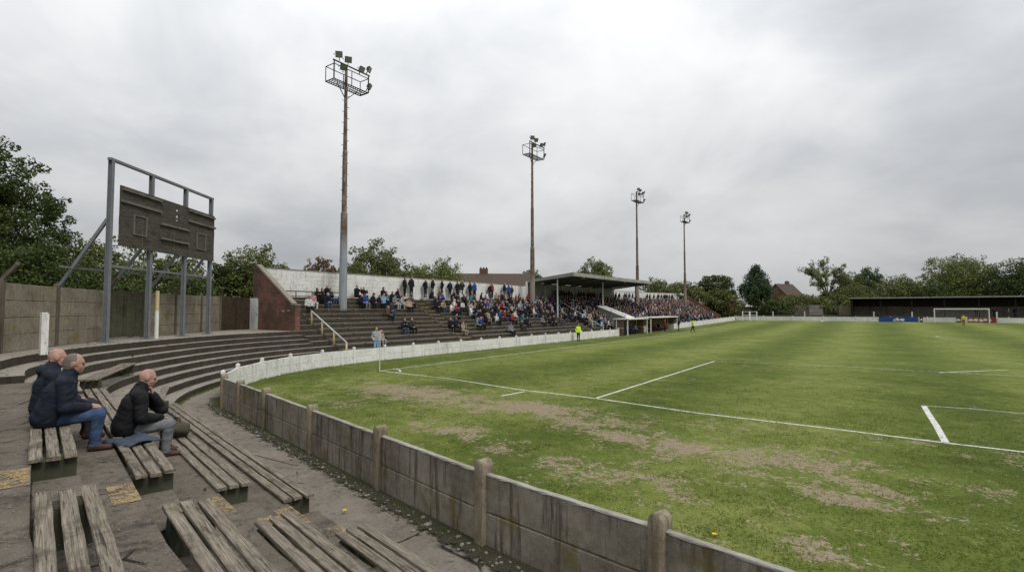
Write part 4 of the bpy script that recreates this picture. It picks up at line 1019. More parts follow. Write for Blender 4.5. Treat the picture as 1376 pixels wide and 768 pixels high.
# goal
GC = None
d = ray(1292, 434); gxm = CAM.x + d.x * ((104 - CAM.y) / d.y); zg = zt(104)
gl = thing('goal', 'white goal frame with net at the far end', 'goal', (gxm, 104, zg))
for x in (-3.72, 3.72): MB().tube((x, 0, 0), (x, 0, 2.5), .085, n=10).build('goal_post', M['whiteclean'], gl); MB().tube((x, 0, 2.44), (x, 1.5, 2.2), .035, n=6).build('stanchion', M['wrail'], gl)
MB().tube((-3.78, 0, 2.5), (3.78, 0, 2.5), .085, n=10).build('crossbar', M['whiteclean'], gl)
mb = MB()
for i in range(26): x = -3.7 + 7.4 * i / 25; mb.bar((x, 1.9, 0), (x, 1.5, 2.2), .012, .012); mb.bar((x, 1.5, 2.2), (x, .06, 2.46), .012, .012)
for j in range(9): z = 2.2 * j / 8; y = 1.9 - .4 * j / 8; mb.bar((-3.7, y, z), (3.7, y, z), .012, .012)
for j in range(5): y = .1 + 1.4 * j / 4; mb.bar((-3.7, y, 2.45 - .25 * j / 4), (3.7, y, 2.45 - .25 * j / 4), .012, .012)
for s in (-3.7, 3.7):
    for j in range(6): mb.bar((s, .1, 2.4 * j / 6), (s, 1.85 - .3 * j / 6, 2.2 * j / 6), .012, .012)
mb.build('net', M['net'], gl)
# brick hut at the end of the terrace
p = ond(970, 424, 124); hz = zt(112)
hut = thing('brick_hut', 'small flat roofed brick hut at the end of the terrace', 'hut', (p.x, p.y, hz), .1)
MB().box((0, 0, 2.15), (6.4, 3.4, 4.3)).build('walls', M['brick'], hut); MB().box((0, 0, 4.38), (6.9, 3.9, .16)).build('roof', M['fascia'], hut); MB().box((.9, -1.72, 3.4), (.6, .06, .7)).build('notice', M['whiteclean'], hut); MB().box((.7, -1.72, 1.1), (.9, .06, 2.1)).build('door', M['white'], hut)
MB().prism([(-12.7, 97.1, 0), (-12.7, 97.1, 6.4), (-12.2, 97.1, 6.4), (-5.2, 97.1, 2.0), (-5.2, 97.1, 0)], (0, .24, 0)).build('end_wall', M['brick'])
o = bpy.data.objects['end_wall.001'] if 'end_wall.001' in bpy.data.objects else None
for o in COL.objects:
    if o.name.startswith('end_wall') and o.parent is None and o.type == 'MESH': tag(o, 'brick wall sloping down the distant end of the terrace, beside the hut', 'wall')
# white gate frames in the far corner
for i, px in enumerate((1003, 1012)):
    p = ond(px, 430, 112); g = thing('pitch_gate', ('white framed gate beside the brick hut', 'white framed gate closing the corner next to the far wall')[i], 'gate', (p.x, p.y, ZE), .6)
    MB().box((-.8, 0, 1.0), (.16, .16, 2.0)).build('post', M['whiteclean'], g); MB().box((.8, 0, 1.0), (.16, .16, 2.0)).build('post', M['whiteclean'], g)
    for z in (.3, 1.2, 1.9): MB().box((0, 0, z), (1.44, .07, .09)).build('bar', M['wrail'], g)
# houses
def house(label, p, L, D, e, r, rz, chim=None, wallmat='brick'):
    h = thing('house', label, 'house', p, rz)
    MB().prism([(-L / 2, -D / 2, 0), (-L / 2, D / 2, 0), (-L / 2, D / 2, e), (-L / 2, 0, r - .12), (-L / 2, -D / 2, e)], (L, 0, 0)).build('walls', M[wallmat], h)
    rf = MB()
    for s in (-1, 1): rf.prism([(-L / 2 - .3, s * (D / 2 + .4), e - .2), (-L / 2 - .3, 0, r), (-L / 2 - .3, 0, r + .15), (-L / 2 - .3, s * (D / 2 + .4), e - .02)], (L + .6, 0, 0))
    ro = rf.build('roof', M['tile'], h)
    for x in chim or ():
        MB().box((x, .2, r + .35), (1.5, .8, 1.4)).build('chimney', M['chimney'], ro)
        for k in (-.5, 0, .5): MB().tube((x + k, .2, r + 1.0), (x + k, .2, r + 1.3), .13, .11, 8).build('chimney_pot', M['chimney'], ro)
p = ond(662, 416, 92); house('long brown tiled house with a brick chimney behind the white wall', (p.x, p.y, 0), 13, 9, 6.4, 9.4, R(34) + .05, (-1.6,))
p = ond(1054, 416, 185); house('brick house with tiled roof beyond the far corner trees', (p.x, p.y, 0), 8.5, 8, 8.3, 12.2, R(60), (2,))
# ------------------------------------------------------------------ trees
def leaf_cloud(rs, cen, rad, n, size, squash=.85):
    """n leaf faces spread through clumps: cen (k,3), rad (k,)"""
    k = len(cen); wts = rad ** 2; wts = wts / wts.sum(); which = rs.choice(k, n, p=wts)
    d = rs.normal(size=(n, 3)); d /= np.linalg.norm(d, axis=1)[:, None]
    rr = rad[which] * (rs.uniform(.35, 1.0, n) ** .5) * rs.uniform(.85, 1.12, n)
    p = cen[which] + d * rr[:, None] * np.array([1, 1, squash])
    nr = d * .7 + rs.normal(size=(n, 3)) * .6 + np.array([0, 0, .45]); nr /= np.linalg.norm(nr, axis=1)[:, None]
    a = np.cross(nr, rs.normal(size=(n, 3))); a /= np.linalg.norm(a, axis=1)[:, None]; b = np.cross(nr, a)
    s = size * rs.uniform(.55, 1.3, n)[:, None]
    V = np.stack([p - a * s * .55, p + b * s * .34 + nr * s * .06, p + a * s * .62, p - b * s * .34 + nr * s * .06], 1)
    return V.reshape(-1, 3)
TREES = 0
def tree(label, px, ytop, d, wpx, base, mat, n=7000, leaf=.3, low=.18, clumps=26, seed=None, name='tree', group=None, shape='round', bare=False, cr=.27, cat='tree'):
    clumps = int(clumps * 1.9); n = int(n * 1.5); leaf = leaf * .82; cr = cr * .84
    global TREES; TREES += 1; seed = seed or TREES * 13; rs = np.random.RandomState(seed); r = random.Random(seed)
    q = ond(px, 416, d); base = Vector((q.x, q.y, base)); top = ond(px, ytop, d).z; h = top - base.z; w = wpx * d / F / 2
    t = thing(name, label, cat, base, 0, group)
    c0 = np.array([0, 0, h * (low + 1) / 2]); hh = h * (1 - low) / 2
    dirs = rs.normal(size=(clumps, 3)); dirs /= np.linalg.norm(dirs, axis=1)[:, None]; rr = rs.uniform(.25, 1, clumps) ** .45
    cen = dirs * rr[:, None]
    if shape == 'cone': zz = cen[:, 2]; f = np.clip((1.05 - zz) / 1.5, .18, 1.1); cen[:, 0] *= f; cen[:, 1] *= f
    if shape == 'low': cen[:, 2] = -abs(cen[:, 2]) * .6 + .35 * cen[:, 2]
    rad = rs.uniform(.7, 1.3, clumps) * cr; k = 1 - cr * .8
    C_ = cen * np.array([w, w, hh]) * k + c0; rad = rad * min(w, hh * 1.25)
    # small outlying sprigs that break the outline
    m = int(clumps * 1.3); sd_ = rs.normal(size=(m, 3)); sd_[:, 2] = abs(sd_[:, 2]) * .9 - .25; sd_ /= np.linalg.norm(sd_, axis=1)[:, None]
    f = 1 if shape != 'cone' else np.clip((1.05 - sd_[:, 2:3]) / 1.5, .15, 1)
    sp = sd_ * np.array([w, w, hh]) * rs.uniform(.74, .97, (m, 1)) * np.concatenate([np.ones((m, 2)) * f, np.ones((m, 1))], 1) + c0; sr = rs.uniform(.35, .7, m) * cr * min(w, hh)
    g_ = rs.normal(size=(int(clumps * .8), 3)); g_ /= np.linalg.norm(g_, axis=1)[:, None]; g_ *= rs.uniform(.1, .75, (len(g_), 1)); g_ = g_ * np.array([w, w, hh]) * (f if np.ndim(f) == 0 else .7) + c0
    Ca, Ra = np.concatenate([C_, sp, g_]), np.concatenate([rad, sr, np.full(len(g_), cr * 1.1 * min(w, hh * 1.25))])
    if not bare: Vv = leaf_cloud(rs, Ca, Ra, n, leaf)
    tips = []
    mb = MB(); tr = max(.06, h * .022); mb.tube((0, 0, -.3), (r.uniform(-.1, .1), 0, h * (low + .12)), tr * 1.25, tr, 8)
    fork = Vector((0, 0, h * (low + .10)))
    order = list(range(clumps)); r.shuffle(order)
    for i in order[:(14 if bare else 10)]:
        e = Vector(C_[i]); mid = fork.lerp(e, .5) + Vector((r.uniform(-.1, .1) * w, r.uniform(-.1, .1) * w, hh * .12)); mb.tube(fork - Vector((0, 0, r.random() * h * .06)), mid, tr * .6, tr * .34, 6); mb.tube(mid, e, tr * .34, tr * .1, 5)
        if bare:
            for _ in range(11):
                b = mid.lerp(e, r.uniform(.1, 1)); dv = (e - Vector(c0)).normalized() + Vector((r.uniform(-.8, .8), r.uniform(-.8, .8), r.uniform(-.2, .9))); e2 = b + dv * w * r.uniform(.14, .28); mb.tube(b, e2, tr * .2, tr * .09, 4)
                for _ in range(5):
                    b2 = b.lerp(e2, r.uniform(.3, 1)); e3 = b2 + (dv + Vector((r.uniform(-.9, .9), r.uniform(-.9, .9), r.uniform(-.5, .9)))) * w * r.uniform(.06, .12); mb.tube(b2, e3, tr * .10, tr * .06, 3); tips.append(e3)
    mb.build('trunk', M['bark'], t)
    if bare: Vv = leaf_cloud(rs, np.array([tuple(p) for p in tips]), np.full(len(tips), .42), n, leaf)
    npmesh('crown', Vv, np.arange(len(Vv)).reshape(-1, 4), M[mat], parent=t)
    return t
G1 = 'trees and bushes behind the concrete fence'
tree('big dark leafy tree overhanging the concrete fence at the edge of the view', -22, 182, 29, 186, 1.7, 'leafA', 34000, .20, .05, 46, name='tree', cr=.22)
tree('dark bushy undergrowth tree at the foot of the big tree', 62, 318, 26, 150, 1.7, 'leafA', 12000, .18, -.1, 26, name='tree', cr=.3)
tree('bushy green tree with ragged top between the big tree and the scoreboard', 128, 312, 33, 120, 1.7, 'leafB', 9000, .22, -.1, 26, group=G1)
tree('thin tree with open twigs showing under the scoreboard', 178, 318, 36, 84, 1.7, 'leafB', 4200, .20, .0, 22, cr=.2)
tree('dense olive bush behind the timber gate', 176, 364, 31, 110, 1.7, 'leafA', 7500, .2, -.2, 18, name='bush', cat='bush')
tree('mid green tree showing below the middle of the scoreboard', 232, 334, 38, 100, 1.7, 'leafB', 8000, .23, -.1, 24)
tree('low dark bush behind the brown gate', 262, 366, 35, 90, 1.7, 'leafA', 6000, .2, -.2, 18, name='bush', cat='bush')
tree('rounded green tree beside the scoreboard, above the brick end wall', 338, 323, 42, 104, 1.7, 'leafB', 13000, .23, -.1, 30)
tree('smaller dark tree between the scoreboard and the brick end wall', 300, 345, 40, 60, 1.7, 'leafA', 6000, .22, -.1, 20)
tree('russet leaved small tree above the whitewashed wall', 428, 339, 50, 56, 0, 'leafD', 3600, .22, .3, 20, cr=.22)
tree('loose topped green tree above the wall beside the tall mast', 503, 319, 54, 92, 0, 'leafB', 9000, .26, .2, 30, cr=.24)
tree('dark rounded bush tree low behind the wall by the tall mast', 470, 347, 50, 60, 0, 'leafB', 5000, .24, .3, 20)
tree('spreading green tree above the wall next to the standing spectators', 590, 346, 58, 100, 0, 'leafC', 8500, .26, .3, 26)
tree('low green tree filling the gap above the wall', 548, 354, 55, 60, 0, 'leafB', 5000, .26, .3, 20)
tree('small pale green round tree behind the second mast', 713, 361, 100, 42, 0, 'leafC', 4200, .4, .35, 20)
tree('round green tree rising behind the stand roof', 800, 344, 105, 56, 0, 'leafC', 7500, .42, .3, 26)
tree('olive tree just past the end of the stand roof', 884, 371, 112, 62, .5, 'leafB', 5000, .48, .1, 22)
tree('olive tree behind the most distant mast', 921, 374, 118, 56, .5, 'leafB', 4600, .48, .1, 22)
tree('round dark green tree beyond the brick hut', 962, 363, 128, 54, .8, 'leafA', 6500, .5, .1, 26)
tree('yellowish bush in front of the round dark tree', 972, 386, 122, 60, .8, 'leafB', 5200, .48, .0, 20, name='bush', cat='bush')
tree('tall dark blue-green conical tree at the far corner', 1017, 352, 126, 66, .8, 'leafE', 11000, .46, .06, 40, shape='cone', cr=.24)
tree('mid green bush right of the conical tree, beneath the brick house', 1070, 394, 130, 60, .8, 'leafC', 4600, .5, .0, 20, name='bush', cat='bush')
bush_labels = ['trimmed dark hedge bush behind the brown far fence, under the conical tree', 'green hedge bush behind the pale panels of the far fence', 'low bush between the bare tree and the far fence', 'olive thicket at the end of the far stand']
for i, (x, y, w) in enumerate(((1040, 396, 60), (1085, 392, 66), (1128, 394, 56), (1150, 380, 60))): tree(bush_labels[i], x, y, 121 + i, w, .8, ('leafA', 'leafB', 'leafB', 'leafB')[i], 4600, .45, -.1, 18, name='bush', cat='bush')
tree('sparse half bare tree with fine twigs above the far fence', 1113, 347, 132, 62, .8, 'leafC', 6500, .34, .25, 34, bare=True)
tree('olive brown bush next to the bare tree', 1142, 362, 134, 50, .8, 'leafB', 4600, .5, .0, 22, name='bush', cat='bush')
tree('dark round tree behind the olive bushes, over the end of the far stand', 1167, 357, 142, 50, .8, 'leafE', 4600, .5, .2, 22)
tree('wide olive tree behind the far stand, over the blue banner', 1206, 366, 128, 76, .8, 'leafB', 7500, .48, .0, 26)
tree('dark thicket directly above the far stand roof', 1238, 372, 126, 70, .8, 'leafA', 6500, .48, .0, 24, name='bush', cat='bush')
tree('large domed green tree behind the far goal', 1286, 337, 134, 92, .8, 'leafC', 12000, .5, .1, 36)
tree('lower green tree between the domed tree and the dark edge tree', 1318, 374, 128, 60, .8, 'leafB', 5500, .48, .05, 22)
tree('very dark broad tree at the end of the far stand roof', 1378, 341, 124, 92, .8, 'leafA', 12000, .5, .0, 36)
tree('dense dark green tree low behind the far goal', 1262, 378, 124, 60, .8, 'leafA', 5000, .48, .0, 20)

# ------------------------------------------------------------------ people: one continuous skin over joints
def snet(Fv, lo, h):
    S = Fv < 0; n = np.array(Fv.shape); c = n - 1
    cnt = np.zeros(c, np.int8)
    sl = lambda o: tuple(slice(o[a], o[a] + c[a]) for a in range(3))
    offs = [(i, j, k) for i in (0, 1) for j in (0, 1) for k in (0, 1)]
    for o in offs: cnt += S[sl(o)]
    mask = (cnt > 0) & (cnt < 8); idx = -np.ones(c, np.int64); K = int(mask.sum()); idx[mask] = np.arange(K)
    ii = np.argwhere(mask).astype(float); acc = np.zeros((K, 3)); num = np.zeros(K)
    for a in range(3):
        for o in offs:
            if o[a]: continue
            o2 = list(o); o2[a] = 1; f0, f1 = Fv[sl(o)][mask], Fv[sl(tuple(o2))][mask]; x = (f0 < 0) != (f1 < 0)
            t = np.where(x, f0 / np.where(x, f0 - f1, 1), 0); p = np.array(o, float)[None] + np.eye(3)[a][None] * t[:, None]
            acc += p * x[:, None]; num += x
    Vx = (ii + acc / num[:, None]) * h + np.array(lo); qs = []
    for a in range(3):
        b, d = (a + 1) % 3, (a + 2) % 3
        s0 = [slice(None)] * 3; s1 = [slice(None)] * 3; s0[a] = slice(0, -1); s1[a] = slice(1, None)
        A, B_ = S[tuple(s0)], S[tuple(s1)]; e = np.argwhere(A != B_); e = e[(e[:, b] > 0) & (e[:, d] > 0) & (e[:, b] < c[b]) & (e[:, d] < c[d])]
        flip = ~A[tuple(e.T)]; u, w = np.eye(3, dtype=int)[b], np.eye(3, dtype=int)[d]
        q = np.stack([idx[tuple((e - u - w).T)], idx[tuple((e - w).T)], idx[tuple(e.T)], idx[tuple((e - u).T)]], 1)
        q[flip] = q[flip][:, ::-1]; qs.append(q)
    q = np.concatenate(qs); return Vx, q[(q >= 0).all(1)]
def pdist(P, pr):
    if pr[0] == 'c':
        a, b = np.array(pr[1]), np.array(pr[2]); d = b - a; t = np.clip(((P - a) @ d) / max(d @ d, 1e-9), 0, 1)
        return np.linalg.norm(P - a - t[..., None] * d, axis=-1) - (pr[3] + (pr[4] - pr[3]) * t)
    q = P - np.array(pr[1])
    if len(pr) > 4 and pr[4] is not None: q = q @ np.array(pr[4])
    r = np.array(pr[2]); k0 = np.linalg.norm(q / r, axis=-1); k1 = np.linalg.norm(q / (r * r), axis=-1)
    return k0 * (k0 - 1) / np.maximum(k1, 1e-6)
def skin(prims, h, k=.03):
    lo = np.full(3, 9.); hi = -lo
    for p in prims:
        g = p[0] if len(p) else 0
        if p[0] == 'c': pts = [np.array(p[1]) - p[3], np.array(p[1]) + p[3], np.array(p[2]) - p[4], np.array(p[2]) + p[4]]
        else: m = max(p[2]); pts = [np.array(p[1]) - m, np.array(p[1]) + m]
        lo = np.minimum(lo, np.min(pts, 0)); hi = np.maximum(hi, np.max(pts, 0))
    lo -= h * 2.5; hi += h * 2.5; n = np.ceil((hi - lo) / h).astype(int) + 1
    G = np.stack(np.meshgrid(*[lo[i] + h * np.arange(n[i]) for i in range(3)], indexing='ij'), -1).astype(np.float32)
    Fv = None
    for p in prims:
        d = pdist(G, p)
        if Fv is None: Fv = d; continue
        hh = np.maximum(k - np.abs(Fv - d), 0) / k; Fv = np.minimum(Fv, d) - hh * hh * k * .25
    V, Q = snet(Fv, lo, h); fc = V[Q].mean(1)
    D = np.stack([pdist(fc, p) for p in prims], 1); lab = np.array([p[-1] for p in prims])[D.argmin(1)]
    return V, Q, lab
SKIN, HAIR, COAT, LEGS, SHOE, DARK = range(6)
def cap(a, b, r0, r1, m): return ('c', tuple(a), tuple(b), r0, r1, m)
def ell(c, r, m, R_=None): return ('e', tuple(c), tuple(r), None, R_, m)
def figure(sit=True, lean=.2, arms='lap', hood=False, hat=None, hair='short', wide=1.0, fine=False, knee=.13, headp=0.0, stride=0.0, floor=-.38, arms2=None, chin=None):
    P = []; b = wide; V3 = lambda *a: np.array(a, float)
    pel = V3(0, -.02, .10) if sit else V3(0, 0, .93); d = V3(0, math.sin(lean), math.cos(lean)); hd = V3(0, math.sin(lean * .45 + headp), math.cos(lean * .45 + headp))
    ch = pel + .30 * d; sh = pel + .47 * d + V3(0, -.015, 0)
    P += [cap(pel + V3(-.075 * b, 0, 0), ch + V3(-.075 * b, 0, 0), .125 * b, .125 * b, COAT), cap(pel + V3(.075 * b, 0, 0), ch + V3(.075 * b, 0, 0), .125 * b, .125 * b, COAT),
          cap(ch + V3(-.08 * b, -.01, 0), sh + V3(-.10 * b, -.01, -.05), .125 * b, .105, COAT), cap(ch + V3(.08 * b, -.01, 0), sh + V3(.10 * b, -.01, -.05), .125 * b, .105, COAT),
          cap(sh + V3(-.165 * b, 0, -.03), sh + V3(.165 * b, 0, -.03), .082, .082, COAT), cap(sh + V3(-.07, 0, 0), sh + V3(.07, 0, 0), .085, .085, COAT)]
    if b > 1.05: P.append(ell(pel + .14 * d + V3(0, .09, 0), (.15, .12, .15), COAT))
    nk = sh + .05 * d; hc = sh + .075 * d + .122 * hd + V3(0, .03, 0)
    P += [cap(nk - .02 * d, hc - .05 * hd + V3(0, -.005, 0), .062, .056, SKIN), cap(nk - .03 * d, nk + .035 * d, .092, .082, COAT)]
    # head: skull, jaw, nose, ears (local frame with pitch of hd)
    pit = lean * .45 + headp; ca, sa = math.cos(pit), math.sin(pit)
    hl = lambda x, y, z: hc + V3(x, y * ca + z * sa, -y * sa + z * ca)
    R_ = np.array([[1, 0, 0], [0, ca, sa], [0, -sa, ca]])
    P += [ell(hl(0, -.008, .02), (.076, .097, .098), SKIN, R_), ell(hl(0, .028, -.055), (.058, .066, .062), SKIN, R_), cap(hl(0, .085, .0), hl(0, .106, -.032), .012, .018, SKIN),
          ell(hl(0, .072, .022), (.052, .024, .016), SKIN, R_), ell(hl(0, .068, -.096), (.026, .024, .022), SKIN, R_)]
    for s in (-1, 1): P.append(ell(hl(s * .078, -.008, -.008), (.012, .022, .034), SKIN, R_))
    if fine:
        for s in (-1, 1):
            P += [ell(hl(s * .031, .082, .001), (.011, .007, .0055), DARK, R_), ell(hl(s * .042, .062, -.035), (.022, .022, .02), SKIN, R_)]
        P += [ell(hl(0, .086, -.064), (.02, .009, .004), DARK, R_), cap(hl(-.014, .086, -.074), hl(.014, .086, -.074), .009, .009, SKIN)]
    if hair == 'short': P.append(ell(hl(0, -.022, .038), (.081, .096, .092), HAIR, R_))
    elif hair == 'long': P += [ell(hl(0, -.022, .034), (.084, .098, .094), HAIR, R_), cap(hl(0, -.06, .0), hl(0, -.06, -.15), .07, .05, HAIR)]
    elif hair == 'crop': P += [ell(hl(0, -.020, .024), (.0795, .092, .098), HAIR, R_), ell(hl(0, -.05, -.03), (.074, .058, .056), HAIR, R_)]
    if hat == 'cap': P += [ell(hl(0, -.006, .055), (.085, .105, .072), HAIR, R_), ell(hl(0, .10, .04), (.06, .06, .012), HAIR, R_)]
    if hat == 'beanie': P.append(ell(hl(0, -.012, .055), (.088, .104, .085), HAIR, R_))
    if hood: P += [ell(hl(0, -.035, .012), (.098, .098, .13), COAT, R_)] if hood == 'up' else [ell(sh + .03 * d + V3(0, -.10, .0), (.12, .06, .075), COAT), cap(sh + V3(-.09, -.03, .03), sh + V3(.09, -.03, .03), .055, .055, COAT)]
    # arms
    for s in (-1, 1):
        S_ = sh + V3(s * .19 * b, 0, -.035); mode = arms if (s == 1 or arms2 is None) else arms2
        if mode == 'lap': E, Wt = S_ + V3(s * .05, .03, -.27), V3(s * .07, .30, pel[2] + .10)
        elif mode == 'knees': E, Wt = S_ * .45 + V3(s * .17, .30, pel[2] + .12) * .55 + V3(s * .06, -.03, -.08), V3(s * .10, .43, pel[2] + .09)
        elif mode == 'thigh': E, Wt = S_ + V3(s * .045, .02, -.28), V3(s * .13, .36, pel[2] + .09)
        elif mode == 'crossed': E, Wt = S_ + V3(s * .05, .07, -.25), ch + V3(-s * .06, .19, .02)
        elif mode == 'hang': E, Wt = S_ + V3(s * .05, -.02, -.29), S_ + V3(s * .06, .05, -.54)
        elif mode == 'pockets': E, Wt = S_ + V3(s * .09, -.05, -.27), S_ + V3(s * .01, .10, -.47)
        elif mode == 'chin': E, Wt = V3(s * .10, .40, pel[2] + .16), hl(s * .01, .135, -.215)
        elif mode == 'up': E, Wt = S_ + V3(s * .10, .17, -.16), S_ + V3(s * .02, .20, .10)
        L = 1.3 if fine else 1
        P += [cap(S_, E, .066 * L, .056 * L, COAT), cap(E, Wt, .056 * L, .044 * (1.15 if fine else 1), COAT)]
        v = (Wt - E) / np.linalg.norm(Wt - E)
        if not fine and mode != 'pockets': P.append(cap(Wt + v * .02, Wt + v * .09, .036, .030, SKIN))
        if fine: P.append(cap(Wt, Wt + v * .02, .034, .032, SKIN))
        P_arm.append((Wt, v, s, mode)) if fine else None
    # legs
    for s in (-1, 1):
        hp = pel + V3(s * .085, .0, -.02)
        if sit: kn = V3(s * knee, .47, .085); an = V3(s * (knee - .01), .44 + stride * s, floor + .09)
        else: kn = V3(s * .095, .02 + stride * s, .49); an = V3(s * .10, -.02 + stride * 2 * s - abs(stride) * .4, .09)
        Lg = 1.1 if fine else 1
        P += [cap(hp, kn, .098 * Lg, .066 * Lg, LEGS), cap(kn, an, .066 * Lg, .05 * Lg, LEGS), cap(an + V3(0, -.03, -.045), an + V3(s * .015, .15, -.055), .045, .036, SHOE)]
    return P
P_arm = []
PAL = {}
def cloth(name, c, rough=.85):
    if name not in PAL:
        k = NT(name); v = k.vec('Object', rand=True); f = k.noise(v, 9, 4, .6); g = k.noise(k.vec('Object', (1, 1, 3.0), rand=True), 7, 5, .6, 1.2)
        lo = tuple(x * .75 for x in c); hi = tuple(min(1, x * 1.25 + .002) for x in c)
        PAL[name] = k.bsdf(k.ramp(f, [(.3, lo), (.7, hi)]), rough, g, .45, .03, spec=.2)
    return PAL[name]
COL_ = {'black': (.010, .010, .011), 'navy': (.011, .014, .025), 'charcoal': (.030, .031, .034), 'royal blue': (.022, .065, .25), 'red': (.26, .028, .032), 'white': (.52, .52, .51), 'light blue': (.22, .36, .52), 'brown': (.09, .055, .035), 'beige': (.33, .26, .18),
        'grey': (.16, .165, .17), 'dark green': (.022, .034, .022), 'denim blue': (.045, .075, .14), 'pale grey': (.33, .34, .35), 'teal': (.03, .17, .24), 'yellow': (.62, .50, .04), 'pink': (.42, .22, .22), 'hi-vis yellow': (.60, .85, .05)}
SK = [(.40, .25, .19), (.45, .29, .225), (.34, .20, .15), (.24, .125, .08)]
HR = {'dark hair': (.012, .009, .007), 'brown hair': (.055, .032, .018), 'grey hair': (.16, .13, .11), 'fair hair': (.27, .18, .085), 'bald head': None}
def dressed(o, coat, legs, hair, sk=0, shoe='black', hatcol=None):
    ms = [cloth('skin_%d' % sk, SK[sk], .55), cloth(hair.replace(' ', '_'), HR[hair] or SK[sk]) if hatcol is None else cloth('cloth_' + hatcol.replace(' ', '_'), COL_[hatcol]), cloth('cloth_' + coat.replace(' ', '_').replace('-', '_'), COL_[coat]),
          cloth('cloth_' + legs.replace(' ', '_'), COL_[legs]), cloth('cloth_' + shoe.replace(' ', '_'), COL_[shoe])]
    for i, m in enumerate(ms):
        if i >= len(o.material_slots): break
        o.material_slots[i].link = 'OBJECT'; o.material_slots[i].material = m
proto = {}
def proto_mesh(key, prims, h, k=.03):
    V, Q, lab = skin(prims, h, k); me = bpy.data.meshes.new('person'); me.from_pydata([tuple(v) for v in V], [], [tuple(int(i) for i in q) for q in Q])
    for i in range(5): me.materials.append(cloth('cloth_black', COL_['black']))
    me.polygons.foreach_set('material_index', np.minimum(lab, 4).astype(np.int32)); me.polygons.foreach_set('use_smooth', [True] * len(Q)); me.update()
    proto[key] = (me, V, Q, np.minimum(lab, 4)); return me
SITS = []
for i, kw in enumerate([dict(arms='lap', lean=.08), dict(arms='knees', lean=.5, headp=-.25), dict(arms='crossed', lean=.03), dict(arms='lap', lean=.2, hat='cap', hair=None), dict(arms='thigh', lean=.3, hair='long', headp=-.1), dict(arms='lap', lean=.12, hat='beanie', hair=None, wide=1.1), dict(arms='crossed', lean=.15, hood='up', wide=1.08), dict(arms='up', lean=.1)]):
    proto_mesh('s%d' % i, figure(True, **kw), .026); SITS.append('s%d' % i)
STANDS = []
for i, kw in enumerate([dict(arms='pockets', lean=.03), dict(arms='crossed', lean=.02, hat='cap', hair=None), dict(arms='hang', lean=.02, wide=1.08), dict(arms='pockets', lean=.05, hood='up'), dict(arms='hang', arms2='crossed', lean=.06, stride=.09)]):
    proto_mesh('t%d' % i, figure(False, **kw), .028); STANDS.append('t%d' % i)
# ------------------------------------------------------------------ the crowd
PEOPLE = []
def person(key, loc, rz, coat, legs, hair, sk, hat=None, scale=1.0, label=None, group=None, shoe='black'):
    o = bpy.data.objects.new('person', proto[key][0]); COL.objects.link(o); o.location = loc; o.rotation_euler = (0, 0, rz); o.scale = (scale,) * 3
    dressed(o, coat, legs, hair, sk, shoe, hat if key in ('s3', 's5', 't1') else None); o['category'] = 'person'; o['group'] = group or 'spectators on the terrace'
    if label: o['label'] = label
    return o
rc = random.Random(21)
COATS = ['black'] * 36 + ['navy'] * 22 + ['charcoal'] * 15 + ['royal blue'] * 5 + ['grey'] * 7 + ['red'] * 3 + ['white'] * 8 + ['pale grey'] * 6 + ['light blue'] * 3 + ['brown'] * 4 + ['beige'] * 3 + ['dark green'] * 3 + ['teal'] * 1 + ['pink'] * 1
TROUS = ['black'] * 8 + ['denim blue'] * 9 + ['navy'] * 6 + ['charcoal'] * 6 + ['grey'] * 3 + ['beige'] * 3 + ['brown'] * 2
HAIRS = ['dark hair'] * 6 + ['brown hair'] * 6 + ['grey hair'] * 5 + ['fair hair'] * 3 + ['bald head'] * 2
HATS = ['black'] * 5 + ['navy'] * 4 + ['royal blue'] * 2 + ['red', 'grey', 'white']
rown = ['lowest', 'second', 'third', 'fourth', 'fifth', 'sixth', 'seventh', 'eighth', 'ninth', 'tenth', 'eleventh', 'twelfth', 'topmost']
def row_x(k): return -4.2 - (E0 + TREAD * (k + 1)) - .08                     # seat of tread k
def seat_loc(k, s): return (row_x(k) + .0, s, RISE * (k + 2) + .112 + zt(s))
def tread_loc(k, s): return (-4.2 - (E0 + TREAD * k) - .22, s, RISE * (k + 1) + .003 + zt(s))
taken = {}
def free(k, s, w=.5): return all(abs(s - t) > w for t in taken.get(k, []))
placed = []
def seat(k, s, coat=None, legs=None, hair=None, key=None, hat=None):
    taken.setdefault(k, []).append(s)
    placed.append(dict(k=k, s=s, sit=True, coat=coat or rc.choice(COATS), legs=legs or rc.choice(TROUS), hair=hair or rc.choice(HAIRS), key=key or rc.choice(SITS), hat=hat or rc.choice(HATS), sk=rc.choice([0, 1, 1, 2, 0, 3 if rc.random() < .3 else 0])))
def stand(k, s, coat=None, legs=None, hair=None, key=None, hat=None, x=None):
    taken.setdefault(k, []).append(s)
    placed.append(dict(k=k, s=s, sit=False, x=x, coat=coat or rc.choice(COATS[:60]), legs=legs or rc.choice(TROUS), hair=hair or rc.choice(HAIRS), key=key or rc.choice(STANDS), hat=hat or rc.choice(HATS), sk=rc.choice([0, 1, 2, 0])))
def seat_px(x, y, *a, **kw):            # the seat row whose head height fits the photo at that column
    best = min(range(12), key=lambda k: abs(proj((row_x(k), onx(x, row_x(k)), RISE * (k + 2) + .95 + zt(onx(x, row_x(k)))))[1] - y))
    s = onx(x, row_x(best))
    if not free(best, s, .4):
        for alt in (best + 1, best - 1):
            if 0 <= alt < 12 and free(alt, onx(x, row_x(alt)), .4): best = alt; s = onx(x, row_x(alt)); break
    seat(best, s, *a, **kw)
def top_px(x, *a, **kw): stand(12, onx(x, -12.3), *a, x=-12.35, **kw)
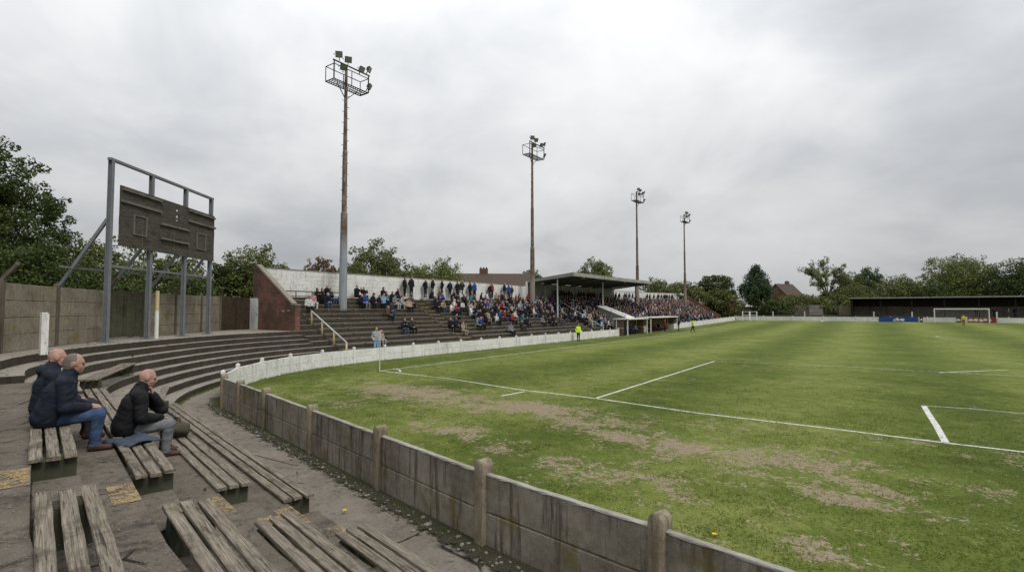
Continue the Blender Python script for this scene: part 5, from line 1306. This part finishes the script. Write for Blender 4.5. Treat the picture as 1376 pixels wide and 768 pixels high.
for a in ((371, 376, 'navy', 'black'), (414, 396, 'white', 'charcoal'), (419, 398, 'pink', 'white'), (425, 395, 'black', 'black'), (432, 386, 'black', 'navy'), (439, 377, 'black', 'navy'), (437, 391, 'navy', 'denim blue'), (444, 388, 'charcoal', 'denim blue'), (479, 384, 'black', 'black'), (488, 380, 'black', 'navy'),
          (489, 397, 'royal blue', 'grey'), (482, 395, 'navy', 'black'), (500, 397, 'black', 'charcoal'), (508, 393, 'black', 'black'), (514, 381, 'black', 'navy'), (519, 392, 'charcoal', 'black'), (515, 398, 'light blue', 'navy'), (526, 390, 'black', 'black'), (531, 388, 'navy', 'charcoal'), (530, 394, 'grey', 'pale grey'), (537, 396, 'pale grey', 'pale grey'),
          (549, 400, 'beige', 'navy'), (552, 402, 'brown', 'navy'), (521, 410, 'brown', 'navy'), (525, 412, 'charcoal', 'denim blue'), (543, 429, 'navy', 'denim blue'), (553, 429, 'charcoal', 'black'), (590, 397, 'navy', 'denim blue'), (594, 398, 'royal blue', 'black'), (585, 396, 'black', 'navy'),
          (605, 428, 'black', 'black'), (612, 428, 'navy', 'charcoal'), (622, 434, 'beige', 'beige'), (607, 405, 'white', 'black'), (613, 406, 'red', 'navy'), (618, 392, 'white', 'navy'), (623, 396, 'black', 'black'), (627, 398, 'charcoal', 'black'), (633, 408, 'white', 'navy'), (640, 428, 'grey', 'black'), (645, 428, 'royal blue', 'black'),
          (636, 397, 'navy', 'black'), (688, 422, 'red', 'black'), (690, 415, 'white', 'grey'), (670, 416, 'royal blue', 'charcoal'), (655, 417, 'beige', 'beige'), (700, 428, 'charcoal', 'charcoal'), (686, 434, 'grey', 'black'), (708, 381, 'red', 'black')):
    seat_px(a[0], a[1], a[2], a[3])
for a in ((544, 'black', 'black'), (553, 'navy', 'navy'), (572, 'black', 'navy'), (581.5, 'black', 'navy'), (594, 'black', 'black'), (605, 'navy', 'black'), (615, 'black', 'black'), (621, 'charcoal', 'charcoal'), (632, 'black', 'black'), (638, 'royal blue', 'black'), (659, 'black', 'black'), (661.5, 'red', 'navy'), (678, 'navy', 'denim blue'), (684, 'royal blue', 'navy'), (688, 'charcoal', 'black')):
    top_px(*a)
# random filling of the busier parts, thicker towards the roofed stand
def density(k, s):
    if s < 15.6: return 0
    if any(a - .1 < s < b + .1 for a, b in GANG): return 0
    if t0 - .5 < s < t1 + .5 and k < 9: return 0
    f = min(1, (s - 15.5) / 13)
    if s < 38: base = [0, .01, .04, .10, .26, .45, .6, .72, .8, .82, .8, .6][k]; return base * (.25 + .75 * f)
    if s < 60: return [0, .1, .55, .8, .88, .9, .9, .9, .9, .92, .92, .9][k]
    return [.15, .55, .8, .85, .88, .9, .9, .9, .9, .9, .9, .85][k]
for k in range(12):
    s = 15.7
    while s < 95.5:
        ss = s + rc.uniform(-.1, .1)
        if rc.random() < density(k, ss) and free(k, ss, .46) and all(abs(ss - onx(px, -10.95)) > .5 or k not in (9, 10, 11) for px in (715.5, 857, 921)): seat(k, ss)
        s += .56
s = 40.0
while s < 95:
    if rc.random() < .42: stand(12, s, x=-12.25)
    s += .7
def ctx(p):
    s = p['s']
    if s < 14.7: return 'by the tall mast'
    if s < 26: return 'past the yellow gangway'
    if s < 33.5: return 'by the second mast'
    if s < 38: return 'by the white handrail'
    if s < 46: return 'under the roof edge'
    if s < 60: return 'deep under the roof'
    return 'beyond the roof'
placed.sort(key=lambda p: (Vector((-8, p['s'], 3)) - CAM).length)
ind, rest = placed[:300 - 14], placed[300 - 14:]
hatname = {'s3': 'cap', 's5': 'beanie', 't1': 'cap'}
posn = {'s0': 'sitting upright', 's1': 'leaning forward', 's2': 'arms folded', 's3': 'sitting upright', 's4': 'leaning forward', 's5': 'sitting upright', 's6': 'hood up', 's7': 'hands at face', 't0': 'hands in pockets', 't1': 'arms folded', 't2': 'arms hanging', 't3': 'hood up', 't4': 'mid-step'}
def base_label(p):
    a = f"{'seated' if p['sit'] else 'standing'} spectator, {p['coat']} top"
    if p['key'] in hatname: a += f", {p['hat']} {hatname[p['key']]}"
    return a + f", {posn[p['key']]}, {rown[p['k']]} step {ctx(p)}"
def vary(p, lv):
    a = base_label(p).replace(' top', f" top, {p['legs']} trousers"); return a if words_(a) <= 16 else a.replace(f", {posn[p['key']]}", '')
def words_(t): return len(t.replace(',', '').replace('-', ' ').split())
cnt = {}
for p in ind: p['lab'] = base_label(p); cnt[p['lab']] = cnt.get(p['lab'], 0) + 1
for p in ind:
    if cnt[p['lab']] > 1: p['lab'] = vary(p, 1)
byrow = {}
for p in placed: byrow.setdefault(p['k'], []).append(p)
for v in byrow.values(): v.sort(key=lambda p: p['s'])
def words_(t): return len(t.replace(',', '').split())
seen = {}
for p in ind: seen.setdefault(p['lab'], []).append(p)
for lab, v in seen.items():
    if len(v) > 1:
        for p in v:
            rw = byrow[p['k']]; i = rw.index(p); nb_ = rw[i - 1] if i else (rw[1] if len(rw) > 1 else None)
            p['lab'] = f"spectator in {p['coat']} and {p['legs']}, {rown[p['k']]} step, beside {nb_['coat']} top {ctx(p)}"
seen = {}
for p in ind: seen.setdefault(p['lab'], []).append(p)
for lab, v in seen.items():
    if len(v) > 1:
        v.sort(key=lambda p: p['s'])
        for i, p in enumerate(v): p['lab'] = f"{(['nearer', 'farther'] if len(v) == 2 else ['first', 'second', 'third', 'fourth', 'fifth', 'sixth'])[i]} {p['coat']} topped spectator, {p['legs']} trousers, {rown[p['k']]} step {ctx(p)}"
for p in ind:
    sc = rc.uniform(.91, 1.08); rz = -math.pi / 2 + rc.uniform(-.45, .45) + (.12 if p['s'] < 30 else 0)
    loc = seat_loc(p['k'], p['s']) if p['sit'] else tread_loc(p['k'], p['s'])
    if p.get('x'): loc = (p['x'], loc[1], loc[2] + (.24 if p['x'] < -12.3 else 0))
    person(p['key'], loc, rz, p['coat'], p['legs'], p['hair'], p['sk'], p['hat'], sc, p['lab'])
# everyone further along, too far and too many to tell apart, as one mass
low = {}
for key in SITS[:7] + STANDS[:4]:
    kw = {'s0': dict(arms='lap', lean=.08), 's1': dict(arms='knees', lean=.5, headp=-.25), 's2': dict(arms='crossed', lean=.03), 's3': dict(arms='lap', lean=.2, hat='cap', hair=None), 's4': dict(arms='thigh', lean=.3, hair='long'), 's5': dict(arms='lap', lean=.12, hat='beanie', hair=None, wide=1.1), 's6': dict(arms='crossed', lean=.15, hood='up')}.get(key)
    low[key] = skin(figure(True, **kw) if kw else figure(False, arms='pockets' if key != 't1' else 'crossed'), .048, .04)
names = ['skin_0', 'skin_1', 'skin_2'] + list(HR)[:4] + list(COL_)
mats = [cloth(n, SK[i]) for i, n in enumerate(names[:3])] + [cloth(n.replace(' ', '_'), HR[n]) for n in names[3:7]] + [cloth('cloth_' + n.replace(' ', '_').replace('-', '_'), COL_[n]) for n in names[7:]]
VV, QQ, MM, off = [], [], [], 0
for p in rest:
    key = p['key'] if p['key'] in low else ('s0' if p['sit'] else 't0'); v, q, lab = low[key]; a = -math.pi / 2 + rc.uniform(-.3, .3); c, s_ = math.cos(a), math.sin(a)
    loc = seat_loc(p['k'], p['s']) if p['sit'] else tread_loc(p['k'], p['s'])
    w = np.stack([v[:, 0] * c - v[:, 1] * s_ + loc[0], v[:, 0] * s_ + v[:, 1] * c + loc[1], v[:, 2] + loc[2]], 1) ; VV.append(w); QQ.append(q + off); off += len(v)
    hi_ = names.index(p['hair']) if p['hair'] in names else 0
    if key in ('s3', 's5', 't1'): hi_ = names.index(p['hat'])
    if p['coat'] in ('white', 'pale grey', 'beige', 'light blue', 'pink', 'red', 'royal blue', 'brown') and rc.random() < .62: p['coat'] = rc.choice(['black', 'charcoal', 'navy'])
    if p['hair'] == 'bald head' or rc.random() < .3: p['hair'] = 'dark hair'
    mp = np.array([min(p['sk'], 2), hi_, names.index(p['coat']), names.index(p['legs']), names.index('black'), 0]); MM.append(mp[lab])
tag(npmesh('crowd', np.concatenate(VV), np.concatenate(QQ), mats, np.concatenate(MM), smooth=True), kind='stuff')
print('PEOPLE', len(placed), len(rest), max(words_(p['lab']) for p in ind))
# people at the pitch side
G2 = 'people along the touchline'
def ground_person(x, y, key, rz, coat, legs, label, hat=None, hair='dark hair', scale=1.0, dx=0, group=G2):
    q = onz(x, y, 0)
    for _ in range(5): q = onz(x, y, zt(q.y))
    return person(key, (q.x, q.y, zt(q.y)), rz, coat, legs, hair, 0, hat, scale, label, group)
q = Vector((-3.45, onx(777, -3.45), 0)); o = person('t0', q, -2.2, 'hi-vis yellow', 'black', 'dark hair', 0, None, 1.0, 'steward in bright yellow jacket standing on the grass by the white wall', G2)
o = ground_person(931, 446, 't4', -.9, 'hi-vis yellow', 'black', 'steward in bright yellow jacket walking past the second dugout')
ground_person(912, 444, 't2', -1.4, 'black', 'black', 'person in a black coat standing beside the far end of the second dugout')
ground_person(1295, 435.4, 't2', 2.6, 'yellow', 'red', 'goalkeeper in yellow shirt and red shorts in front of the far goal', hair='dark hair')
k_s = onx(506, row_x(0)); person('t0', (-5.25, onx(506, -5.25), .31), -1.9, 'pale grey', 'light blue', 'fair hair', 1, None, 1.0, 'person in pale jacket and light blue trousers stepping down behind the corner flag', 'spectators on the terrace', 'white')
person('s0', (row_x(1), onx(512.5, row_x(1)), RISE * 3 + .11), -1.7, 'beige', 'pale grey', 'fair hair', 1, None, .85, 'child in beige top sitting beside the person in light blue trousers', 'spectators on the terrace')
dug = [(42.3, 'navy', 'navy', 'in the first dugout, at its near end'), (43.2, 'royal blue', 'royal blue', 'in the first dugout, beside the one in navy'), (44.3, 'yellow', 'navy', 'in the first dugout, in a bright yellow bib'), (45.4, 'royal blue', 'navy', 'in the first dugout, past the yellow bib'), (46.6, 'light blue', 'navy', 'in the first dugout, in a pale blue top'),
       (53.0, 'charcoal', 'black', 'in the second dugout, in a charcoal coat'), (54.3, 'red', 'black', 'in the second dugout, wearing red'), (55.6, 'black', 'black', 'in the second dugout, in black beside the red one')]
for i, (s, c, l, lab) in enumerate(dug): person('s%d' % (i % 3), (-4.45, s, .45 + zt(s)), -math.pi / 2, c, l, 'dark hair', 0, None, 1, f'person in {c} sitting {lab}', 'people in the dugouts')
person('t2', (-2.9, onx(893, -2.9), zt(58)), -1.2, 'red', 'black', 'dark hair', 0, None, 1, 'person in a red jacket crouched forward outside the second dugout', G2)
for i, (x, c) in enumerate(((1312, 'black'), (1336, 'charcoal'), (1364, 'navy'))):
    d = ray(x, 420); gx_ = CAM.x + d.x * ((113.3 - CAM.y) / d.y); person('t%d' % i, (gx_, 113.3, ZE + .2 + 2 * .24 + .31), math.pi, c, 'black', 'grey hair', 1, 'black', 1, f'spectator in {c} standing in the shade of the far stand, ' + ('nearest the goal' , 'between two others', 'at its darker end')[i].replace('nearest', 'close to'), 'spectators in the far stand')

# ------------------------------------------------------------------ the three seated men
def hand_prims(side, curl=.5, spread=1.0):
    """a hand pointing along +Y, palm down; side 1 = right hand"""
    P = []; m = SKIN
    for i, (x, L) in enumerate(((-.030, .070), (-.010, .078), (.011, .073), (.031, .058))):
        x = x * -side if True else x; bx = x * .75
        P.append(cap((bx * .8, .0, 0), (x, .082, .004), .013, .011, m)); p = np.array([x, .085, .004]); a = .15
        for sg, r in ((.45, .0092), (.32, .0085), (.25, .0075)):
            a += curl * (.75 if sg < .4 else .5); q = p + L * sg * np.array([x * 1.5 * spread, math.cos(a), -math.sin(a)]); P.append(cap(p, q, r, r * .93, m)); p = q
    s = -side; P += [cap((s * .018, .01, -.004), (s * .045, .045, -.012), .014, .012, m), cap((s * .045, .045, -.012), (s * .058, .075, -.022), .011, .010, m), cap((s * .058, .075, -.022), (s * .055, .098, -.030), .0098, .0085, m)]
    P += [cap((-.012, -.02, 0), (-.012, .06, 0), .017, .014, m), cap((.014, -.02, 0), (.014, .06, 0), .017, .014, m)]
    return P
def man(label, loc, rz, scale, kw, coat, legs, shoe, hair, extra=None, curl=(.5, .5), yaw=0, group='men on the slatted benches'):
    P_arm.clear(); pr = figure(True, fine=True, **kw); V, Q, lab = skin(pr, .0125, .022)
    Vs, Qs, Ls, off = [V], [Q], [lab], len(V)
    for (Wt, v, s, mode) in list(P_arm):
        hv, hq, hl_ = skin(hand_prims(s, curl[0 if s == 1 else 1]), .0045, .008)
        y = Vector(v); y = y if mode != 'chin' else Vector((0, -.25, 1)).normalized(); zup = Vector((0, 0, 1)) if mode != 'chin' else Vector((0, 1, .2)); x = y.cross(zup).normalized(); z = x.cross(y).normalized()
        if mode in ('thigh', 'knees', 'lap'): y = (y + Vector((0, .35, -.25))).normalized(); x = y.cross(zup).normalized(); z = x.cross(y).normalized()
        Mx = np.array(Matrix((x, y, z)).transposed()); hv = hv @ Mx.T + np.array(Wt) + np.array(v) * .018
        Vs.append(hv); Qs.append(hq + off); Ls.append(hl_); off += len(hv)
    V, Q, lab = np.concatenate(Vs), np.concatenate(Qs), np.concatenate(Ls)
    # folds in the cloth: push the cloth points in and out along their normals
    from mathutils import noise as mn
    fn = np.cross(V[Q[:, 2]] - V[Q[:, 0]], V[Q[:, 3]] - V[Q[:, 1]]); N = np.zeros_like(V)
    for c_ in range(4): np.add.at(N, Q[:, c_], fn)
    N /= np.maximum(np.linalg.norm(N, axis=1), 1e-9)[:, None]; fl = np.zeros(len(V), int); fl[Q.ravel()] = np.repeat(lab, 4)
    so_ = rz * 7 + scale * 31
    for i_ in range(len(V)):
        if fl[i_] in (COAT, LEGS):
            x_, y_, z_ = V[i_]; q_ = mn.noise(Vector((x_ * 5 + so_, y_ * 7, z_ * 15 + x_ * 6))) * .009 + abs(mn.noise(Vector((x_ * 11 + 5, y_ * 13 + so_, z_ * 26 - y_ * 14)))) * -.012
            V[i_] += N[i_] * (q_ * (1.0 if fl[i_] == COAT else .75) + .005)
    o = npmesh('person', V, Q, [cloth('skin_ruddy', (.40, .235, .18), .5), cloth(hair.replace(' ', '_'), HR[hair] or (.40, .235, .18)), cloth('coat_' + coat.replace(' ', '_'), COL_[coat], .7), cloth('cloth_' + legs.replace(' ', '_'), COL_[legs]), cloth('leather_' + shoe, (.07, .035, .025), .5), cloth('dark_eye_mouth', (.05, .025, .02))], lab, smooth=True)  # last material: dark brown of the eyes and the mouth line
    sm = o.modifiers.new('soften', 'SMOOTH'); sm.iterations = 1; sm.factor = .4
    o.location = loc; o.rotation_euler = (0, 0, rz); o.scale = (scale,) * 3
    tag(o, label, 'person', group); return o
FACE = math.atan2(-Vd.y, -Vd.x) - math.pi / 2      # facing the pitch, straight off the bench
man('bald man in hooded navy jacket, seated behind the man in blue jeans', uv(-5.35, 4.36, 1.10 + .425), FACE + .05, 1.16, dict(lean=.16, arms='lap', hood='down', hair=None, wide=1.2, headp=.05, floor=-.36), 'navy', 'charcoal', 'brown', 'bald head')
man('man with cropped greying hair in navy jacket and blue jeans, brown shoes', uv(-4.45, 4.33, 1.10 + .425), FACE - .10, 1.17, dict(lean=.40, arms='thigh', hair='crop', wide=1.22, headp=-.10, floor=-.36), 'navy', 'denim blue', 'brown', 'grey hair', curl=(.55, .5))
man('bald man in black jacket and grey trousers with a hand at his chin', uv(-5.0, 3.38, .73 + .425), FACE - .08, 1.20, dict(lean=.36, arms='thigh', arms2='chin', hair=None, wide=1.2, headp=.12, floor=-.36), 'black', 'grey', 'brown', 'bald head', curl=(.4, 1.15))
# jacket lying on the bench, bag on the next bench
q = uv(-4.30, 3.36, .73 + .43)
rj = random.Random(8); mb = MB(); n, m = 22, 14; vs = []
for i in range(n):
    for j in range(m):
        x, y = (i / (n - 1) - .5) * .66, (j / (m - 1) - .5) * .44; w = 1 + .25 * math.sin(3 * x + 2)
        z = .03 + .03 * math.sin(9 * x + 3 * y) * math.cos(11 * y - 2 * x) + .02 * math.sin(23 * x - 9 * y); dn = max(0, abs(y * w) - .22) * 1.6
        vs.append((x, y * w, max(-.16, z - dn * dn * 6)))
mb.add(vs, [(i * m + j, i * m + m + j, i * m + m + j + 1, i * m + j + 1) for i in range(n - 1) for j in range(m - 1)])
o = mb.build('folded_jacket', [cloth('cloth_slate_blue', (.048, .062, .085))], smooth=True); o.location = q; o.rotation_euler = (0, 0, RZ + .35)
so = o.modifiers.new('thick', 'SOLIDIFY'); so.thickness = .018
sl = MB(); pts = [(-.3, .2, .02), (-.42, .34, -.02), (-.55, .42, -.14), (-.62, .47, -.24)]
tag(o, 'crumpled slate blue jacket lying under the man in grey trousers', 'jacket')
for a, b in zip(pts, pts[1:]): sl.tube(a, b, .045, .042, 8)
sl.build('sleeve', [cloth('cloth_slate_blue', (.048, .062, .085))], o, smooth=True)
q = uv(-6.05, 2.50, .365 + .425)
bagp = [ell((0, 0, .13), (.28, .17, .13), 0), ell((.16, .02, .15), (.15, .15, .13), 0), ell((-.16, .02, .12), (.14, .15, .11), 0)]
V, Q, lab = skin(bagp, .02, .06); V = V + .012 * np.sin(V[:, [1, 2, 0]] * 31); V[:, 2] = np.maximum(V[:, 2], .0)
o = npmesh('bag', V, Q, [cloth('cloth_khaki', (.075, .068, .045))], smooth=True); o.location = q; o.rotation_euler = (0, 0, RZ + .2); tag(o, 'slumped khaki bag on the bench in front of the man in grey trousers', 'bag')
mb = MB(); pts = [(-.22, 0, .2), (-.12, .02, .33), (.08, .02, .34), (.22, 0, .22)]
for a, b in zip(pts, pts[1:]): mb.tube(a, b, .016, .016, 6)
mb.build('strap', [cloth('cloth_brown', COL_['brown'])], o, smooth=True)
# yellow dandelions: one on the path crack, one in the grass
for (x, y, z, lab) in ((463, 685, .02, 'yellow flower growing in the path crack beside the bench end'), (960, 717, 0, 'yellow dandelion in the grass past the grey wall')):
    q = onz(x, y, z + .05); f = thing('flower', lab, 'flower', (q.x, q.y, z))
    MB().tube((0, 0, 0), (0, 0, .05), .004, .003, 5).build('stem', M['blade'], f); mb = MB()
    for i in range(12): a = i * math.pi / 6; mb.bar((0, 0, .05), (.032 * math.cos(a), .032 * math.sin(a), .058), .014, .005)
    mb.build('petals', [cloth('petal_yellow', (.75, .45, .02))], f)

# ------------------------------------------------------------------ sky and light (overcast)
wd = bpy.data.worlds.new('World'); SC.world = wd; wd.use_nodes = True; t = wd.node_tree; t.nodes.clear()
SUN_EL, SUN_AZ = R(50), R(98)             # azimuth measured from +Y towards +X
class WT(NT):
    def __init__(s): s.t = t
k = WT(); out = k.n('OutputWorld'); bg = k.n('Background'); bg.inputs['Strength'].default_value = .1; t.links.new(bg.outputs[0], out.inputs[0])
sky = k.n('TexSky', sky_type='NISHITA'); sky.sun_disc = False; sky.sun_elevation = SUN_EL; sky.sun_rotation = SUN_AZ
hs = k.n('HueSaturation'); k.put(hs.inputs['Color'], sky.outputs[0]); hs.inputs['Saturation'].default_value = .25; hs.inputs['Value'].default_value = 1.0
dv = k.n('TexCoord').outputs['Generated']; x = k.xyz(dv)
zc = k.math('ADD', k.math('MAXIMUM', x[2], 0.0), .34)
cb = k.n('CombineXYZ'); k.put(cb.inputs[0], k.math('DIVIDE', x[0], zc)); k.put(cb.inputs[1], k.math('DIVIDE', x[1], zc)); cb.inputs[2].default_value = 1.7
a = k.noise(cb.outputs[0], .95, 6, .52, .5); b = k.noise(cb.outputs[0], 3.0, 6, .52, .4); c = k.noise(cb.outputs[0], .33, 3, .5, .2)
f = k.math('ADD', k.math('MULTIPLY', a, .46), k.math('ADD', k.math('MULTIPLY', b, .22), k.math('MULTIPLY', c, .32)))
# the cloud is thinnest in one part of the sky
gd = Vector(ray(560, 250)).normalized(); dt = k.n('VectorMath', operation='DOT_PRODUCT'); k.put(dt.inputs[0], dv); dt.inputs[1].default_value = gd
gl_ = k.step(dt.outputs['Value'], .62, 1.0)
f = k.math('ADD', f, k.math('MULTIPLY', k.math('SUBTRACT', gl_, .4), .13))
cc_ = k.ramp(f, [(.38, (4.1, 4.28, 4.58)), (.47, (5.4, 5.55, 5.8)), (.55, (6.9, 7.02, 7.15)), (.66, (8.3, 8.38, 8.42))])
ci = k.math('ADD', .555, k.math('MULTIPLY', k.math('MAXIMUM', x[2], 0.0), 1.6)); sc_ = k.n('VectorMath', operation='SCALE'); k.put(sc_.inputs[0], cc_); k.put(sc_.inputs[3], ci)
k.put(bg.inputs[0], k.mix(.92, hs.outputs[0], sc_.outputs[0]))
ld = bpy.data.lights.new('sun', 'SUN'); lo_ = bpy.data.objects.new('sun', ld); COL.objects.link(lo_); ld.energy = 1.45; ld.angle = R(18); ld.color = (1, .965, .91)
dirv = Vector((math.sin(SUN_AZ) * math.cos(SUN_EL), math.cos(SUN_AZ) * math.cos(SUN_EL), math.sin(SUN_EL))); lo_.rotation_euler = dirv.to_track_quat('Z', 'Y').to_euler()
SC.view_settings.view_transform = 'Standard'; SC.view_settings.look = 'None'; SC.view_settings.exposure = .18; SC.view_settings.gamma = 1; SC.view_settings.use_curve_mapping = False
SC.render.engine = 'CYCLES'; SC.cycles.use_denoising = True; SC.cycles.max_bounces = 6; SC.cycles.transparent_max_bounces = 12; SC.cycles.use_adaptive_sampling = False
